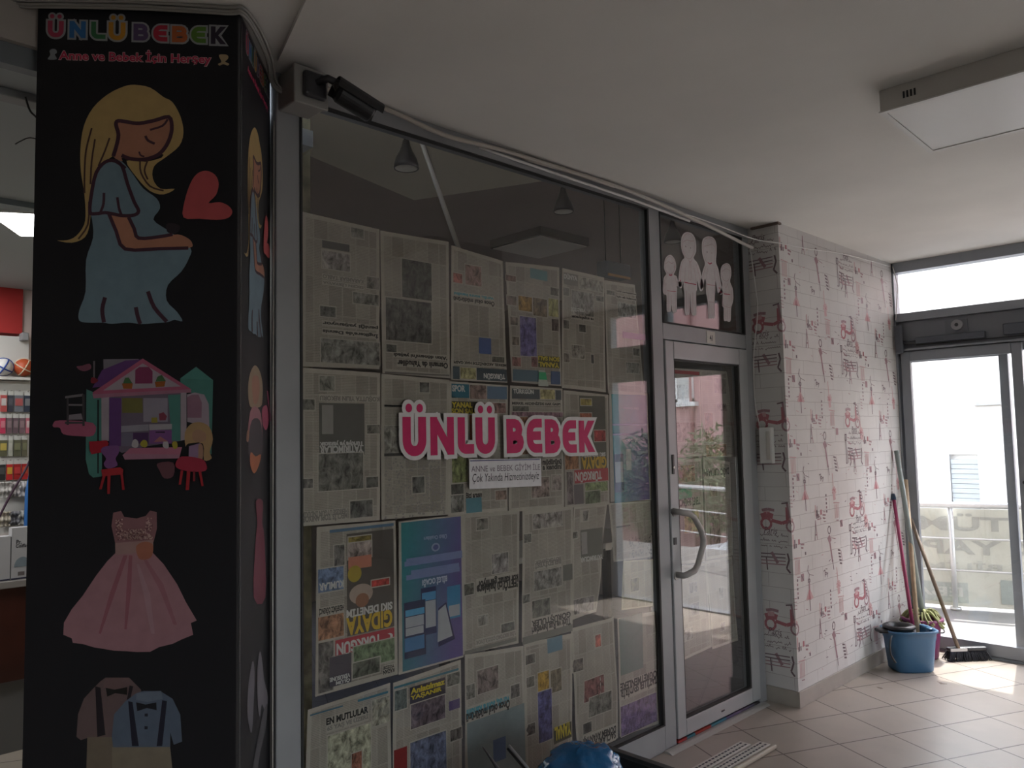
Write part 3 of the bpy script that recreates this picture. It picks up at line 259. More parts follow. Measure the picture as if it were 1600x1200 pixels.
ART={"MOM":[["hair",[[257,2539],[227,2533],[186,2510],[148,2471],[125,2420],[117,2357],[119,2294],[128,2239],[133,2183],[130,2145],[110,2114],[87,2102],[61,2101],[99,2095],[133,2111],[145,2152],[148,2220],[160,2295],[206,2340],[253,2372],[336,2342],[289,2322],[238,2324],[265,2278],[301,2240],[337,2231],[366,2247],[328,2247],[308,2275],[311,2310],[342,2336],[377,2368],[388,2406],[380,2451],[358,2492],[334,2506],[298,2532]],[60,42,17],1],["face",[[212,2434],[225,2440],[270,2429],[311,2438],[348,2450],[354,2428],[350,2393],[336,2361],[315,2338],[283,2327],[241,2328],[225,2332],[227,2322],[203,2336],[211,2371]],[54,25,16],1],["faceline",[[203,2336],[211,2365],[216,2397],[209,2425],[215,2436],[240,2433],[270,2430],[311,2439],[348,2450],[357,2425],[353,2393],[339,2362],[318,2340],[283,2328],[247,2330],[225,2339]],[8,3,5],0,9],["eye",[[287,2395],[294,2382],[312,2373]],[8,3,5],0,6],["brow",[[346,2443],[332,2424],[299,2412]],[8,3,5],0,5],["mouth",[[271,2350],[275,2340],[285,2336]],[8,3,5],0,4],["strand",[[146,2414],[132,2351],[129,2288],[130,2232]],[10,5,4],0,4],["strand",[[155,2383],[147,2320],[145,2257]],[10,5,4],0,4],["strand",[[193,2387],[182,2352],[165,2308]],[10,5,4],0,4],["strand",[[142,2208],[140,2145],[116,2105]],[10,5,4],0,4],["strand",[[274,2322],[277,2290],[301,2253],[337,2241]],[10,5,4],0,4],["strand",[[294,2325],[286,2297],[295,2272]],[10,5,4],0,4],["dress",[[206,2324],[177,2320],[157,2289],[149,2233],[145,2183],[151,2158],[154,2108],[137,2047],[137,1961],[122,1912],[121,1885],[137,1877],[183,1876],[206,1873],[247,1876],[282,1872],[317,1874],[352,1877],[369,1883],[390,1879],[375,1905],[348,1936],[351,1979],[386,2016],[406,2054],[409,2082],[361,2122],[344,2134],[311,2160],[328,2191],[319,2219],[283,2247],[253,2290],[227,2321]],[21,31,38],1],["darkbit",[[345,2147],[364,2150],[382,2141],[373,2122],[356,2122],[347,2128]],[4,3,4],1],["arm",[[195,2174],[246,2166],[273,2108],[338,2113],[376,2119],[403,2108],[414,2094],[406,2082],[326,2079],[238,2078],[214,2127]],[54,25,16],1],["armline",[[195,2174],[214,2127],[238,2078],[326,2079],[404,2081]],[8,3,5],0,8],["armline",[[246,2166],[261,2134],[273,2108],[326,2112],[362,2119]],[8,3,5],0,8],["sleeveline",[[206,2324],[227,2309],[242,2259],[260,2209],[272,2184],[261,2172],[231,2170],[208,2174],[185,2178],[161,2175],[145,2180],[149,2233],[160,2289],[183,2319],[209,2322],[236,2302]],[8,3,5],0,8],["fold",[[181,2233],[180,2202],[173,2180]],[8,3,5],0,6],["fold",[[216,2221],[221,2190],[228,2171]],[8,3,5],0,6],["fold",[[188,1945],[181,1912],[186,1877]],[8,3,5],0,9],["fold",[[268,1918],[273,1893],[280,1872]],[8,3,5],0,9],["fold",[[299,1961],[316,1917],[349,1878]],[8,3,5],0,9],["heart",[[391,2166],[393,2210],[408,2261],[426,2289],[450,2298],[474,2287],[484,2262],[477,2230],[457,2207],[486,2210],[510,2200],[521,2183],[510,2166],[480,2160],[433,2163]],[60,11,12],1]],"HOUSE":[["balcony",[[185,1777],[276,1777],[277,1740],[186,1741]],[28,26,30],2],["roofside",[[182,1748],[241,1773],[283,1776],[200,1704],[158,1701]],[16,6,24],2],["towerroof",[[385,1723],[426,1754],[471,1717]],[12,36,32],2],["tower",[[385,1723],[471,1717],[468,1516],[456,1516],[455,1663],[416,1682],[405,1686],[385,1690]],[10,30,26],2],["towerdoor",[[403,1679],[423,1684],[448,1678],[460,1652],[462,1589],[404,1605]],[50,40,48],2],["window",[[403,1671],[416,1678],[433,1678],[442,1656],[441,1615],[404,1616]],[38,20,28],2],["leftwall",[[143,1697],[183,1679],[186,1464],[164,1461],[153,1471],[144,1510]],[10,30,26],2],["leftgap",[[171,1668],[176,1668],[178,1472],[174,1472]],[2,3,3],2],["gable",[[159,1688],[287,1778],[414,1693],[412,1686],[162,1673]],[55,14,24],2],["gablein",[[186,1693],[287,1765],[387,1701]],[50,42,48],2],["gablewin",[[268,1710],[268,1747],[278,1755],[303,1755],[313,1743],[313,1710]],[30,5,14],2],["pot",[[234,1711],[262,1711],[260,1696],[238,1697]],[45,14,3],2],["pot",[[319,1714],[347,1716],[344,1701],[322,1700]],[45,14,3],2],["plant",[[237,1711],[242,1726],[251,1727],[261,1711]],[8,20,8],2],["plant",[[321,1715],[326,1728],[337,1733],[348,1716]],[8,20,8],2],["pinkbase",[[159,1683],[414,1693],[414,1684],[162,1672]],[50,22,32],2],["colL",[[182,1673],[202,1675],[203,1558],[184,1558]],[50,42,48],2],["colR",[[387,1684],[402,1684],[403,1557],[386,1554]],[50,42,48],2],["inside",[[202,1675],[387,1683],[388,1554],[300,1541],[237,1525],[206,1543]],[20,16,22],2],["door",[[202,1673],[233,1672],[234,1543],[204,1543]],[16,6,24],2],["board",[[235,1672],[288,1671],[289,1631],[236,1632]],[22,20,6],2],["cupR",[[354,1678],[386,1679],[387,1554],[365,1555]],[10,30,26],2],["wall2",[[290,1671],[353,1670],[354,1606],[291,1607]],[38,34,42],2],["counter",[[234,1597],[305,1600],[305,1583],[234,1580]],[38,36,42],2],["cabin",[[235,1579],[265,1578],[265,1542],[235,1543]],[22,20,28],2],["cab2",[[265,1578],[305,1578],[305,1548],[265,1549]],[10,4,14],2],["hobtop",[[306,1600],[365,1600],[365,1586],[307,1584]],[50,46,50],2],["oven",[[307,1584],[365,1583],[365,1547],[307,1548]],[26,10,32],2],["ovenslot",[[323,1580],[347,1580],[347,1576],[323,1577]],[3,2,4],2],["pan",[[331,1628],[343,1632],[352,1621],[349,1610],[333,1610]],[30,6,10],2],["ypan",[[312,1618],[327,1618],[328,1604],[312,1604]],[40,34,6],2],["tabletop",[[258,1537],[392,1537],[385,1508],[243,1513],[239,1519]],[58,20,30],2],["tableedge",[[239,1519],[243,1523],[387,1517],[383,1507],[245,1507]],[50,24,34],2],["egg",[[262,1544],[265,1557],[272,1561],[279,1553],[278,1540],[269,1538]],[60,56,58],1],["egg",[[342,1542],[344,1553],[349,1556],[356,1550],[357,1536],[348,1535]],[60,56,58],1],["lemon",[[284,1549],[291,1558],[300,1556],[303,1545],[297,1538],[287,1542]],[50,42,5],1],["lemon",[[366,1547],[372,1553],[379,1550],[380,1536],[371,1533]],[50,42,5],1],["cake",[[318,1552],[335,1567],[356,1553]],[50,20,20],2],["shelf",[[62,1606],[78,1615],[163,1606],[164,1573],[126,1572],[88,1578],[79,1595],[63,1597]],[55,14,24],1],["rack",[[91,1679],[136,1685],[138,1678],[91,1673]],[26,24,26],2],["rack2",[[95,1674],[100,1674],[102,1602],[96,1602]],[8,7,8],2],["rack3",[[134,1683],[141,1683],[142,1599],[136,1599]],[8,7,8],2],["rack4",[[100,1658],[135,1657],[135,1652],[100,1653]],[26,24,26],2],["pot2",[[102,1629],[133,1632],[137,1616],[101,1616]],[34,30,34],2],["rack5",[[92,1611],[142,1610],[142,1605],[92,1605]],[10,9,10],2],["flagpole",[[161,1772],[166,1772],[166,1719],[162,1719]],[20,18,20],2],["flag",[[119,1758],[133,1760],[152,1765],[156,1752],[140,1745],[126,1749]],[30,10,16],1],["redflower",[[158,1728],[168,1726],[175,1719],[165,1712],[156,1715]],[30,3,5],1],["chairback",[[154,1557],[199,1559],[204,1551],[196,1529],[161,1523],[156,1534]],[50,2,4],2],["bear",[[185,1529],[188,1540],[199,1544],[216,1545],[230,1543],[230,1525],[222,1510],[227,1492],[203,1484],[192,1497],[198,1511]],[26,10,30],1],["seat",[[186,1482],[234,1487],[242,1481],[241,1468],[189,1464]],[50,3,4],2],["leg",[[191,1468],[198,1468],[188,1430],[181,1430]],[50,3,4],2],["leg",[[202,1467],[210,1467],[209,1417],[202,1417]],[50,3,4],2],["leg",[[235,1470],[241,1470],[247,1427],[240,1427]],[50,3,4],2],["hairdoll",[[402,1539],[400,1576],[416,1599],[441,1603],[464,1589],[473,1556],[465,1523],[470,1505],[450,1501],[447,1545],[409,1546]],[56,36,18],1],["facedoll",[[420,1575],[434,1584],[452,1575],[454,1556],[438,1549],[422,1555]],[52,30,20],1],["top",[[411,1539],[441,1547],[445,1505],[410,1504]],[38,24,40],2],["armd",[[436,1542],[447,1538],[445,1498],[420,1473],[417,1482],[434,1502]],[50,28,20],1],["skirt",[[376,1492],[392,1512],[442,1505],[456,1490],[454,1472],[417,1471],[385,1479]],[48,4,8],1],["stl",[[390,1475],[397,1474],[391,1437],[385,1437]],[50,3,4],2],["stl",[[406,1473],[415,1473],[412,1422],[403,1422]],[50,3,4],2],["stl",[[436,1472],[443,1472],[450,1432],[444,1431]],[50,3,4],2],["stl",[[422,1473],[428,1473],[428,1445],[422,1445]],[30,3,4],2],["feet",[[330,1495],[371,1496],[371,1460],[348,1455],[336,1475]],[20,8,10],1]],"DRESS":[["skirt",[[223,1261],[317,1259],[346,1227],[381,1173],[404,1125],[432,1076],[417,1070],[423,1039],[393,1028],[371,1018],[336,1011],[314,1000],[280,1001],[257,1004],[223,1007],[201,1012],[172,1018],[144,1028],[119,1032],[116,1044],[95,1054],[96,1085],[115,1119],[142,1153],[175,1204],[203,1241]],[58,30,34],2],["fold",[[243,1254],[254,1254],[221,1150],[189,1052],[183,1053],[210,1156]],[48,18,22],2],["fold",[[257,1254],[266,1253],[264,1165],[254,1061],[248,1061],[252,1166]],[48,18,22],2],["fold",[[294,1241],[303,1240],[346,1174],[382,1067],[373,1067],[335,1163]],[50,22,26],2],["fold",[[277,1229],[283,1229],[312,1152],[325,1046],[316,1047],[295,1152]],[64,38,42],2],["bodice",[[216,1367],[236,1371],[244,1355],[276,1350],[299,1356],[310,1370],[327,1365],[328,1322],[320,1287],[222,1287],[212,1332]],[42,20,22],2],["sash",[[222,1287],[319,1292],[319,1262],[223,1256]],[56,34,32],2],["flower",[[277,1279],[297,1288],[317,1281],[318,1257],[309,1243],[286,1242],[277,1259]],[60,22,14],1]],"OUTFIT":[["shirtB",[[188,929],[202,939],[261,936],[281,915],[292,903],[294,760],[159,768],[167,790],[143,783],[132,792],[135,849],[149,888],[171,912]],[28,19,19],2],["pants",[[159,790],[226,786],[227,707],[158,711]],[34,27,20],2],["collar",[[202,936],[258,936],[267,916],[230,906],[196,914]],[32,20,20],2],["bow",[[203,913],[225,907],[257,912],[257,892],[227,898],[207,890]],[2,2,2],2],["susp",[[177,918],[190,914],[204,793],[184,789]],[4,3,4],2],["susp",[[263,916],[272,913],[264,876],[256,876]],[4,3,4],2],["shirtF",[[280,895],[298,900],[340,898],[372,876],[392,834],[397,765],[376,758],[367,790],[367,750],[224,758],[220,787],[225,844],[253,876]],[20,26,36],2],["collarF",[[281,895],[343,898],[347,877],[309,871],[280,878]],[28,34,44],2],["bowF",[[280,872],[304,865],[331,869],[332,849],[307,856],[283,849]],[2,2,3],2],["suspF",[[260,876],[271,873],[288,760],[271,761]],[3,3,6],2],["suspF",[[346,874],[358,871],[347,757],[333,757]],[3,3,6],2],["pantsF",[[221,761],[367,753],[373,698],[222,707]],[42,35,26],2],["button",[[302,842],[310,842],[310,834],[302,835]],[3,3,5],2],["button",[[302,810],[310,809],[310,802],[302,802]],[3,3,5],2]],"ICONS":[["i",[[32,2629],[39,2635],[49,2633],[51,2624],[46,2619],[51,2606],[28,2605],[34,2618]],[30,33,36],1],["i",[[483,2626],[485,2632],[503,2632],[508,2625],[504,2617],[499,2612],[510,2606],[506,2601],[497,2604],[492,2604],[484,2600],[480,2605],[489,2611]],[50,38,22],1]],"FL":[["UU",26,2715,68,2668,50,6,12],["N",83,2716,126,2668,4,18,45],["L",140,2716,178,2667,5,20,8],["UU",186,2716,231,2665,65,30,3],["B",252,2714,292,2666,12,8,18],["E",305,2712,343,2665,50,3,6],["B",355,2711,397,2664,55,14,4],["E",407,2711,447,2664,12,26,4],["K",460,2713,502,2662,3,2,4]],"SIDE":[["hair",[[180,1774],[120,1745],[94,1700],[108,1658],[148,1647],[261,1655],[285,1679],[285,1726],[246,1762]],[40,30,20],1],["face",[[142,1722],[174,1743],[231,1741],[243,1697],[209,1663],[161,1664]],[46,22,16],1],["blouse",[[121,1634],[189,1652],[261,1632],[286,1561],[256,1554],[232,1599],[148,1604],[109,1554],[83,1554]],[46,20,24],1],["pinafore",[[143,1610],[247,1612],[286,1554],[262,1502],[109,1506],[101,1554]],[6,5,6],1],["arm",[[83,1578],[108,1579],[101,1551],[75,1551]],[50,26,18],1],["boots",[[127,1518],[190,1504],[262,1509],[233,1477],[171,1455],[122,1481]],[55,18,8],1],["heart",[[276,1646],[322,1661],[354,1656],[380,1616],[338,1584],[286,1600]],[50,10,18],1],["stick",[[344,1709],[364,1707],[413,1616],[393,1612]],[50,14,24],2],["reddress",[[191,1373],[287,1365],[278,1301],[308,1252],[324,1068],[165,1099],[192,1267],[211,1308]],[20,3,6],1],["shoeA",[[157,922],[177,885],[168,807],[144,728],[109,760],[90,802],[99,864],[127,904]],[18,17,20],1],["shoeB",[[246,926],[283,878],[306,824],[364,753],[329,721],[273,763],[247,735],[219,781],[212,875]],[20,19,22],1],["shoeC",[[352,737],[329,673],[252,632],[200,585],[140,609],[189,656],[251,706],[295,733]],[10,10,11],1]]}
FAMILY={"boy_cutout":[[3451,2488],[3478,2488],[3504,2469],[3513,2439],[3506,2413],[3488,2388],[3515,2382],[3530,2356],[3558,2357],[3560,2340],[3545,2328],[3512,2328],[3515,2319],[3509,2280],[3504,2198],[3487,2185],[3463,2188],[3457,2225],[3450,2190],[3433,2183],[3412,2189],[3415,2264],[3396,2271],[3384,2285],[3389,2329],[3396,2360],[3418,2382],[3402,2405],[3404,2436],[3418,2466]],"man_cutout":[[3632,2642],[3678,2641],[3708,2617],[3716,2572],[3709,2538],[3686,2505],[3720,2484],[3747,2445],[3761,2401],[3774,2376],[3767,2342],[3745,2328],[3725,2344],[3718,2369],[3711,2381],[3708,2335],[3696,2308],[3695,2204],[3677,2186],[3648,2190],[3640,2231],[3639,2308],[3626,2197],[3608,2184],[3581,2190],[3582,2295],[3575,2332],[3577,2365],[3562,2331],[3545,2322],[3531,2333],[3531,2372],[3543,2424],[3565,2472],[3594,2495],[3574,2524],[3565,2561],[3573,2601],[3597,2628]],"woman_cutout":[[3857,2655],[3900,2652],[3926,2625],[3926,2578],[3915,2515],[3937,2478],[3952,2425],[3968,2373],[3978,2347],[3946,2331],[3921,2340],[3911,2373],[3901,2405],[3896,2364],[3884,2286],[3883,2202],[3867,2187],[3843,2188],[3824,2183],[3813,2192],[3812,2275],[3798,2326],[3802,2379],[3791,2405],[3770,2356],[3751,2340],[3740,2352],[3752,2400],[3777,2456],[3797,2492],[3776,2535],[3771,2581],[3782,2622],[3814,2644]],"girl_cutout":[[4024,2525],[4062,2522],[4077,2497],[4077,2462],[4061,2422],[4085,2387],[4091,2332],[4077,2293],[4060,2263],[4051,2197],[4030,2183],[4005,2186],[3982,2183],[3974,2197],[3978,2258],[3963,2270],[3970,2319],[3972,2346],[3939,2330],[3928,2341],[3954,2361],[3972,2394],[3959,2426],[3959,2467],[3977,2503]]}
FAMLINES=[["boy_cutout",2,0,[[3451,2480],[3483,2476],[3501,2456],[3499,2424],[3478,2396],[3456,2388],[3430,2391],[3413,2412],[3411,2440],[3426,2464],[3451,2480]]],["boy_cutout",2,0,[[3414,2434],[3444,2451],[3470,2445],[3492,2455]]],["boy_cutout",7,1,[[3443,2381],[3458,2380],[3473,2385]]],["boy_cutout",2,0,[[3418,2369],[3400,2342],[3395,2286],[3407,2281],[3412,2332]]],["boy_cutout",2,0,[[3499,2377],[3508,2353],[3552,2347]]],["boy_cutout",3,1,[[3419,2294],[3461,2295],[3503,2299]]],["boy_cutout",2,0,[[3429,2284],[3425,2190]]],["boy_cutout",2,0,[[3458,2275],[3457,2225]]],["boy_cutout",2,0,[[3496,2291],[3490,2197]]],["boy_cutout",3,1,[[3498,2437],[3497,2418]]],["man_cutout",2,0,[[3635,2634],[3677,2628],[3698,2595],[3691,2542],[3663,2505],[3640,2495],[3606,2500],[3583,2532],[3579,2576],[3600,2615],[3635,2634]]],["man_cutout",2,0,[[3586,2577],[3623,2596],[3669,2597],[3693,2604]]],["man_cutout",9,2,[[3608,2558],[3613,2559]]],["man_cutout",9,2,[[3654,2557],[3659,2558]]],["man_cutout",2,0,[[3628,2490],[3650,2477],[3668,2496]]],["man_cutout",2,0,[[3645,2483],[3628,2397],[3641,2376],[3654,2397],[3653,2484]]],["man_cutout",6,1,[[3584,2359],[3642,2359],[3700,2360]]],["man_cutout",2,0,[[3580,2474],[3557,2432],[3544,2373]]],["man_cutout",2,0,[[3597,2444],[3586,2359]]],["man_cutout",2,0,[[3707,2472],[3730,2423],[3745,2373]]],["man_cutout",2,0,[[3685,2450],[3703,2367]]],["man_cutout",2,0,[[3600,2316],[3593,2200]]],["man_cutout",2,0,[[3625,2306],[3619,2203]]],["man_cutout",2,0,[[3662,2311],[3657,2200]]],["man_cutout",2,0,[[3692,2327],[3685,2210]]],["man_cutout",9,1,[[3544,2367],[3550,2358]]],["man_cutout",7,1,[[3745,2371],[3752,2363]]],["woman_cutout",2,0,[[3857,2647],[3899,2641],[3912,2609],[3905,2554],[3890,2511]]],["woman_cutout",2,0,[[3857,2647],[3813,2634],[3789,2603],[3787,2563],[3799,2518],[3816,2501]]],["woman_cutout",2,0,[[3792,2587],[3847,2603],[3879,2614],[3906,2602]]],["woman_cutout",9,2,[[3821,2560],[3827,2560]]],["woman_cutout",7,0,[[3869,2561],[3874,2562]]],["woman_cutout",7,1,[[3826,2502],[3846,2496],[3870,2505]]],["woman_cutout",2,0,[[3809,2480],[3782,2436],[3757,2374]]],["woman_cutout",2,0,[[3820,2468],[3805,2380],[3816,2328],[3822,2276]]],["woman_cutout",3,1,[[3805,2376],[3850,2376],[3895,2378]]],["woman_cutout",2,0,[[3907,2494],[3929,2449],[3945,2377]]],["woman_cutout",2,0,[[3888,2477],[3895,2404],[3874,2281]]],["woman_cutout",2,0,[[3822,2277],[3876,2280]]],["woman_cutout",2,0,[[3830,2270],[3823,2197]]],["woman_cutout",2,0,[[3851,2272],[3847,2199]]],["woman_cutout",2,0,[[3873,2275],[3871,2201]]],["woman_cutout",8,1,[[3936,2372],[3942,2366]]],["girl_cutout",2,0,[[4023,2518],[4058,2513],[4066,2481],[4056,2445],[4029,2421],[3990,2423],[3973,2448],[3976,2483],[3996,2506],[4023,2518]]],["girl_cutout",2,0,[[3975,2469],[4021,2492],[4060,2487]]],["girl_cutout",2,0,[[3996,2407],[4009,2378],[4034,2408]]],["girl_cutout",6,1,[[3986,2342],[4023,2343],[4055,2344]]],["girl_cutout",2,0,[[3976,2319],[3971,2275],[4056,2270],[4073,2316],[4067,2412]]],["girl_cutout",2,0,[[3991,2260],[3990,2195]]],["girl_cutout",2,0,[[4018,2259],[4014,2197]]],["girl_cutout",2,0,[[4043,2262],[4038,2200]]],["girl_cutout",6,1,[[3943,2351],[3966,2345]]]]
# ---------------------------------------------------------------- materials
alu = mat('aluminium_paint', (.31, .32, .33), .42, .1, nz=.12, nscale=4, spec=.5)
alu_l = mat('aluminium_light', (.40, .41, .42), .38, .15, nz=.1, nscale=4)
alu_s = mat('street_frame_grey', (.28, .30, .33), .4, .2, nz=.1, nscale=4)
gasket = mat('rubber_gasket', (.02, .02, .02), .6)
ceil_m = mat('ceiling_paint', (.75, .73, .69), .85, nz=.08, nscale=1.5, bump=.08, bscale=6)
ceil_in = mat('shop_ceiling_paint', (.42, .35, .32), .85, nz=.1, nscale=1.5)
white_p = mat('white_plastic', (.68, .67, .65), .45)
off_white = mat('off_white_plastic', (.52, .50, .46), .5)
black_p = mat('black_plastic', (.02, .02, .022), .4)
black_s = mat('black_satin', (.035, .035, .04), .3)
chrome = mat('chrome', (.6, .6, .6), .18, 1)
ink = attr_mat('printed_ink', .5, 'ink', .3)
news_text = attr_mat('newsprint_columns', .8, 'text', .2); news_photo = attr_mat('newsprint_photo', .75, 'photo', .2)
glass = glass_mat('window_glass'); glass_door = glass_mat('door_glass', base=.085)
def tile_mat(name, c1, c2, grout, rough, ox=2.52031*1.545, oy=1.61465*1.545, s=.21378*1.545, ang=-25.325854, spec=.5, mort=.007):
    m = bpy.data.materials.new(name); m.use_nodes = True; t = m.node_tree; b = t.nodes['Principled BSDF']; L = t.links.new
    tc = t.nodes.new('ShaderNodeTexCoord'); mp = t.nodes.new('ShaderNodeMapping'); a = math.radians(-ang)
    mp.inputs['Scale'].default_value = (1/s, 1/s, 1); mp.inputs['Rotation'].default_value = (0, 0, a)
    mp.inputs['Location'].default_value = (-(ox*math.cos(a)-oy*math.sin(a))/s, -(ox*math.sin(a)+oy*math.cos(a))/s, 0)
    bk = t.nodes.new('ShaderNodeTexBrick'); bk.offset = 0; bk.squash = 1
    for k, v in (('Scale', 1), ('Brick Width', 1), ('Row Height', 1), ('Mortar Size', mort), ('Mortar Smooth', .1), ('Bias', 0)): bk.inputs[k].default_value = v
    bk.inputs['Color1'].default_value = (*c1, 1); bk.inputs['Color2'].default_value = (*c2, 1); bk.inputs['Mortar'].default_value = (*grout, 1)
    g = t.nodes.new('ShaderNodeNewGeometry'); L(g.outputs['Position'], mp.inputs[0]); L(mp.outputs[0], bk.inputs['Vector'])
    n = t.nodes.new('ShaderNodeTexNoise'); n.inputs['Scale'].default_value = 5; n.inputs['Detail'].default_value = 5; L(g.outputs['Position'], n.inputs['Vector'])
    r = t.nodes.new('ShaderNodeMapRange'); r.inputs['From Min'].default_value = .3; r.inputs['From Max'].default_value = .7; r.inputs['To Min'].default_value = .9; r.inputs['To Max'].default_value = 1.05; L(n.outputs[0], r.inputs[0])
    x = t.nodes.new('ShaderNodeMix'); x.data_type = 'RGBA'; x.blend_type = 'MULTIPLY'; x.inputs[0].default_value = 1; L(bk.outputs[0], x.inputs[6]); L(r.outputs[0], x.inputs[7]); L(x.outputs[2], b.inputs['Base Color'])
    r2 = t.nodes.new('ShaderNodeMapRange'); r2.inputs['To Min'].default_value = rough-.05; r2.inputs['To Max'].default_value = rough+.1; L(n.outputs[0], r2.inputs[0]); L(r2.outputs[0], b.inputs['Roughness'])
    b.inputs['Specular IOR Level'].default_value = spec
    bp = t.nodes.new('ShaderNodeBump'); bp.inputs['Strength'].default_value = .4; bp.inputs['Distance'].default_value = .002; bp.invert = True; L(bk.outputs['Fac'], bp.inputs['Height']); L(bp.outputs[0], b.inputs['Normal'])
    return m
floor_m = tile_mat('hall_tiles', (.40, .35, .30), (.37, .325, .28), (.085, .065, .055), .28, mort=.012)
terr_m = tile_mat('terrace_tiles', (.19, .185, .178), (.18, .175, .168), (.25, .23, .21), .5)
skirt_m = mat('skirting_tile', (.36, .33, .29), .35, nz=.1, nscale=12)
wall_dark = mat('hall_wall_paint', (.42, .39, .36), .8, nz=.1, nscale=2)

CZ = 2.765; SY = 2.34
# ---------------------------------------------------------------- shell
struct('floor', MB().box(-4, 6.06, -4, 2.335, -.1, 0).box(-4, 1.42, 2.335, 7.2, -.1, 0), floor_m)
struct('floor_shop', MB().box(1.42, 6.06, 2.335, 7.2, -.1, 0), tile_mat('shop_tiles', (.13, .13, .15), (.12, .12, .14), (.02, .02, .02), .3))
struct('ceiling', MB().box(-4, 6.12, -4, 2.40, CZ, CZ+.12), ceil_m)
struct('wall_back', MB().box(-4.1, -4, -4, -0.3, 0, CZ).box(-4.1, -4, -0.29, 2.34, 0, CZ).box(-4.1, -4, -0.3, -0.29, 2.5, CZ), wall_dark)
mb = MB(); mb.box(-4, 0.1, -4.1, -4, 0, CZ); mb.box(1.6, 6.1, -4.1, -4, 0, CZ); mb.box(0.1, 1.6, -4.1, -4, 2.3, CZ); struct('wall_front', mb, wall_dark)  # opening added behind the camera to let fill daylight into the hall
struct('wall_street', MB().box(6.0, 6.12, -4, -.14, 0, CZ), wall_dark)
# the closed shop behind the glass
struct('wall_shop_back', MB().box(2.9, 6.1, 6.9, 7.0, 0, 2.95).box(1.42, 1.7, 6.9, 7.0, 0, 2.95).box(1.7, 2.9, 6.9, 7.0, 0, .5).box(1.7, 2.9, 6.9, 7.0, 1.9, 2.95), mat('shop_wall', (.30, .26, .24), .85))  # opening added out of view to brighten the shop interior
struct('wall_shop_right', MB().box(6.0, 6.1, 2.40, 6.9, 0, 2.95), MATS['shop_wall'])
mott = mat('mottled_wall', (.22, .21, .14), .9, nz=.7, nscale=14)
struct('wall_partition', MB().box(1.42, 1.50, 2.62, 7.0, 0, 2.95), mott)
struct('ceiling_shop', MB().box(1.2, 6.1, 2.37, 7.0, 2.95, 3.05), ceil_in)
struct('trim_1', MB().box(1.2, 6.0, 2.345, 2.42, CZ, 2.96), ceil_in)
# lighter lowered ceiling panel inside the closed shop
m = MB(); q = [(1.52, 2.44), (3.24, 2.44), (3.055, 2.86), (2.727, 3.588), (2.256, 3.448), (1.52, 3.23)]
n = len(q); m.add([(x, y, z) for z in (2.932, 2.949) for x, y in q], [list(range(n-1, -1, -1)), list(range(n, 2*n))]+[(i, (i+1) % n, (i+1) % n+n, i+n) for i in range(n)])
struct('trim_2', m, mat('lowered_ceiling', (.85, .80, .68), .85))

# wallpapered wall: brick print with repeated Paris motifs
def wallpaper_mat():
    m = bpy.data.materials.new('wallpaper_brick'); m.use_nodes = True; t = m.node_tree; b = t.nodes['Principled BSDF']; L = t.links.new
    tc = t.nodes.new('ShaderNodeNewGeometry'); sp = t.nodes.new('ShaderNodeSeparateXYZ'); L(tc.outputs['Position'], sp.inputs[0])
    ad = t.nodes.new('ShaderNodeMath'); ad.operation = 'SUBTRACT'; L(sp.outputs[0], ad.inputs[0]); L(sp.outputs[1], ad.inputs[1])
    cb = t.nodes.new('ShaderNodeCombineXYZ'); L(ad.outputs[0], cb.inputs[0]); L(sp.outputs[2], cb.inputs[1])
    nz = t.nodes.new('ShaderNodeTexNoise'); nz.inputs['Scale'].default_value = 9; L(tc.outputs['Position'], nz.inputs['Vector'])
    vm = t.nodes.new('ShaderNodeVectorMath'); vm.operation = 'MULTIPLY_ADD'; L(nz.outputs['Color'], vm.inputs[0]); vm.inputs[1].default_value = (.012, .012, 0); L(cb.outputs[0], vm.inputs[2])
    bk = t.nodes.new('ShaderNodeTexBrick'); L(vm.outputs[0], bk.inputs['Vector'])
    for k, v in (('Scale', 1), ('Brick Width', .265), ('Row Height', .0822), ('Mortar Size', .0017), ('Mortar Smooth', .6)): bk.inputs[k].default_value = v
    bk.inputs['Color1'].default_value = (.62, .605, .585, 1); bk.inputs['Color2'].default_value = (.60, .585, .57, 1); bk.inputs['Mortar'].default_value = (.36, .33, .32, 1)
    x = t.nodes.new('ShaderNodeMix'); x.data_type = 'RGBA'; x.blend_type = 'MULTIPLY'; x.inputs[0].default_value = 1; n2 = t.nodes.new('ShaderNodeTexNoise'); n2.inputs['Scale'].default_value = 3; n2.inputs['Detail'].default_value = 5; L(tc.outputs['Position'], n2.inputs['Vector'])
    r = t.nodes.new('ShaderNodeMapRange'); r.inputs['From Min'].default_value = .3; r.inputs['From Max'].default_value = .7; r.inputs['To Min'].default_value = .92; r.inputs['To Max'].default_value = 1.03; L(n2.outputs[0], r.inputs[0])
    L(bk.outputs[0], x.inputs[6]); L(r.outputs[0], x.inputs[7]); L(x.outputs[2], b.inputs['Base Color']); b.inputs['Roughness'].default_value = .75
    bp = t.nodes.new('ShaderNodeBump'); bp.inputs['Strength'].default_value = .25; bp.inputs['Distance'].default_value = .004; L(n2.outputs[0], bp.inputs['Height']); L(bp.outputs[0], b.inputs['Normal'])
    return m
WX, WY = 4.27, 2.135
wm_ = MB().box(WX, 6.0, WY, 2.40, 0, CZ)
WL = [0]
def wfn(s, z, l=0):   # unrolled wallpaper coordinate: below WX the paper turns round the corner
    return (s, WY-.0006-l, z) if s >= WX else (WX-.0006-l, WY+(WX-s), z)
RED = (.40, .15, .17); PNK = (.52, .33, .33); DK = (.17, .12, .135); MAU = (.33, .20, .22)
